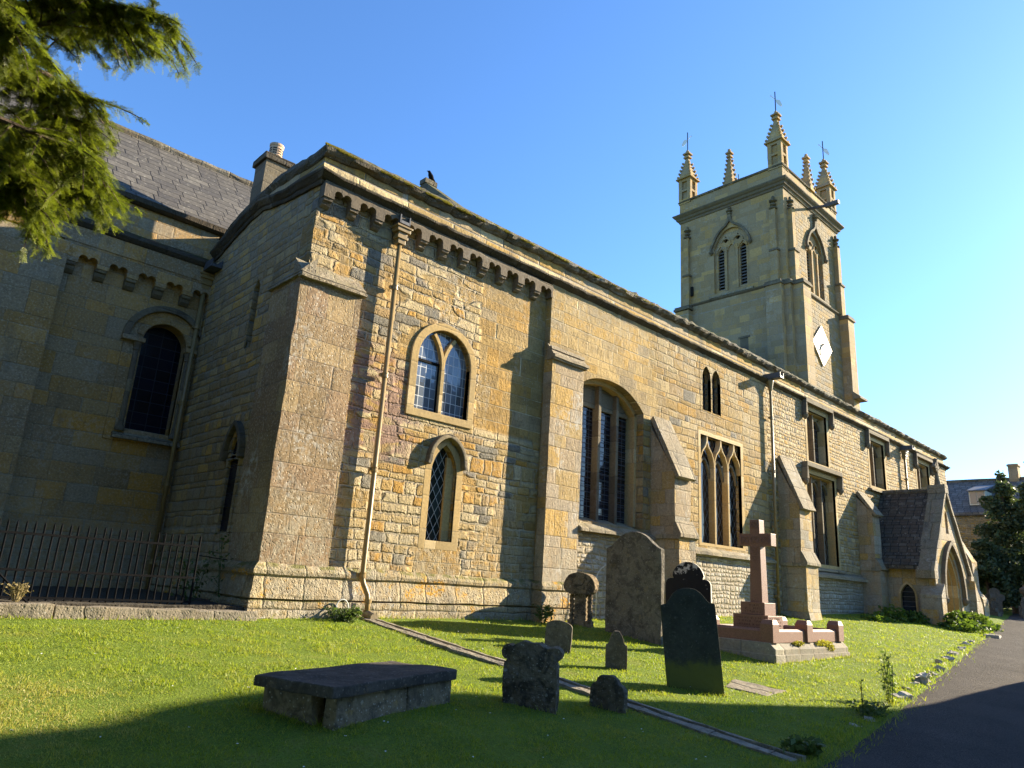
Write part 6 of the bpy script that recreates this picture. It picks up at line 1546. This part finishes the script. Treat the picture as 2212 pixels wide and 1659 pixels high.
m = MB(); m.box(44.2, 44.8, 8.75, 9.35, -.3, .35); m.box(44.35, 44.65, 8.9, 9.2, .35, .8)
ST = thing('urn_monument', 'distant urn-topped monument near the right edge in shade', 'memorial', (44.5, 9.05, zg(44.5, 9.05)))
m.build('pedestal', MT['hs_tall'], ST, bevel=.03)
m = MB(); m.lathe((44.5, 9.05, .8), [(.08,0),(.1,.05),(.2,.2),(.24,.34),(.2,.42),(.06,.5),(.07,.6)], 14); m.build('urn', MT['hs_plain'], ST)
# white drain grating by the porch bush
m = MB(); m.box(-.5, .5, -.22, .22, -.05, .03)
for i in range(7): m.box(-.45+.13*i, -.38+.13*i, -.20, .20, .03, .05)
o = m.build('gully_grating', MT['edge_stone'], None); o.location = (28.1, 6.75, zg(28.1, 6.75)); o.rotation_euler = (0, 0, rad(10))
tag(o, 'pale slatted gully cover at the path edge beyond the porch bush', 'drain cover')

# clipped yew across the path, out of the picture: it shades the foreground
ea = Vector((math.sin(SUN_AZ), math.cos(SUN_AZ))); qa = Vector((-ea.y, ea.x))
sc_ = 20.
CT_ = thing('clipped_yew', 'big clipped yew across the path, just outside the view, shading the foreground', 'tree', (ea.x*21.5+qa.x*2, ea.y*21.5+qa.y*2, -1.3))
def Q(s, q): v = ea*s + qa*q; return (v.x, v.y)
def hgt(s_b, z=-1.3): return z + (sc_-s_b)*math.tan(SUN_EL)      # height at sc_ whose shadow falls at s_b
prof = [(-12, -2.6), (9.6, -2.6), (9.5, hgt(16.6, -1.44)), (9.1, hgt(15.6, -1.44)), (8.13, hgt(12.5, -1.43)), (7.53, hgt(10.5, -1.43)), (7.22, hgt(9., -1.42)), (7.36, hgt(7.5, -1.35)),
        (7.42, hgt(5.)), (7.46, hgt(3., -1.2)), (7.52, hgt(1.3, -1.13)), (7.03, hgt(.4, -1.16)), (6.78, hgt(.12, -1.18)), (6.5, hgt(-.1, -1.2)), (6.3, hgt(-.5, -1.2)), (6.1, hgt(-1., -1.2)), (5., hgt(-2.8)), (2.0, hgt(-6.5)), (-1., hgt(-8)), (-8., hgt(-8)), (-12, hgt(-4))]
vs = []; k_ = len(prof)
for s in (sc_, sc_+2.5):
    for q, z in prof: vs.append((*Q(s, q), z))
m = MB(); m.add(vs, [tuple(range(k_)), tuple(range(2*k_-1, k_-1, -1))] + [(i, (i+1) % k_, k_+(i+1) % k_, k_+i) for i in range(k_)])
m.build('foliage', MT['leaf_dark'], CT_, rough=.05, cell=.5, scale=1.6)
m = MB(); m.tube([(*Q(21.2, 2), -3.), (*Q(21.2, 2), 1.)], .4, 8); m.build('trunk', MT['bark'], CT_)
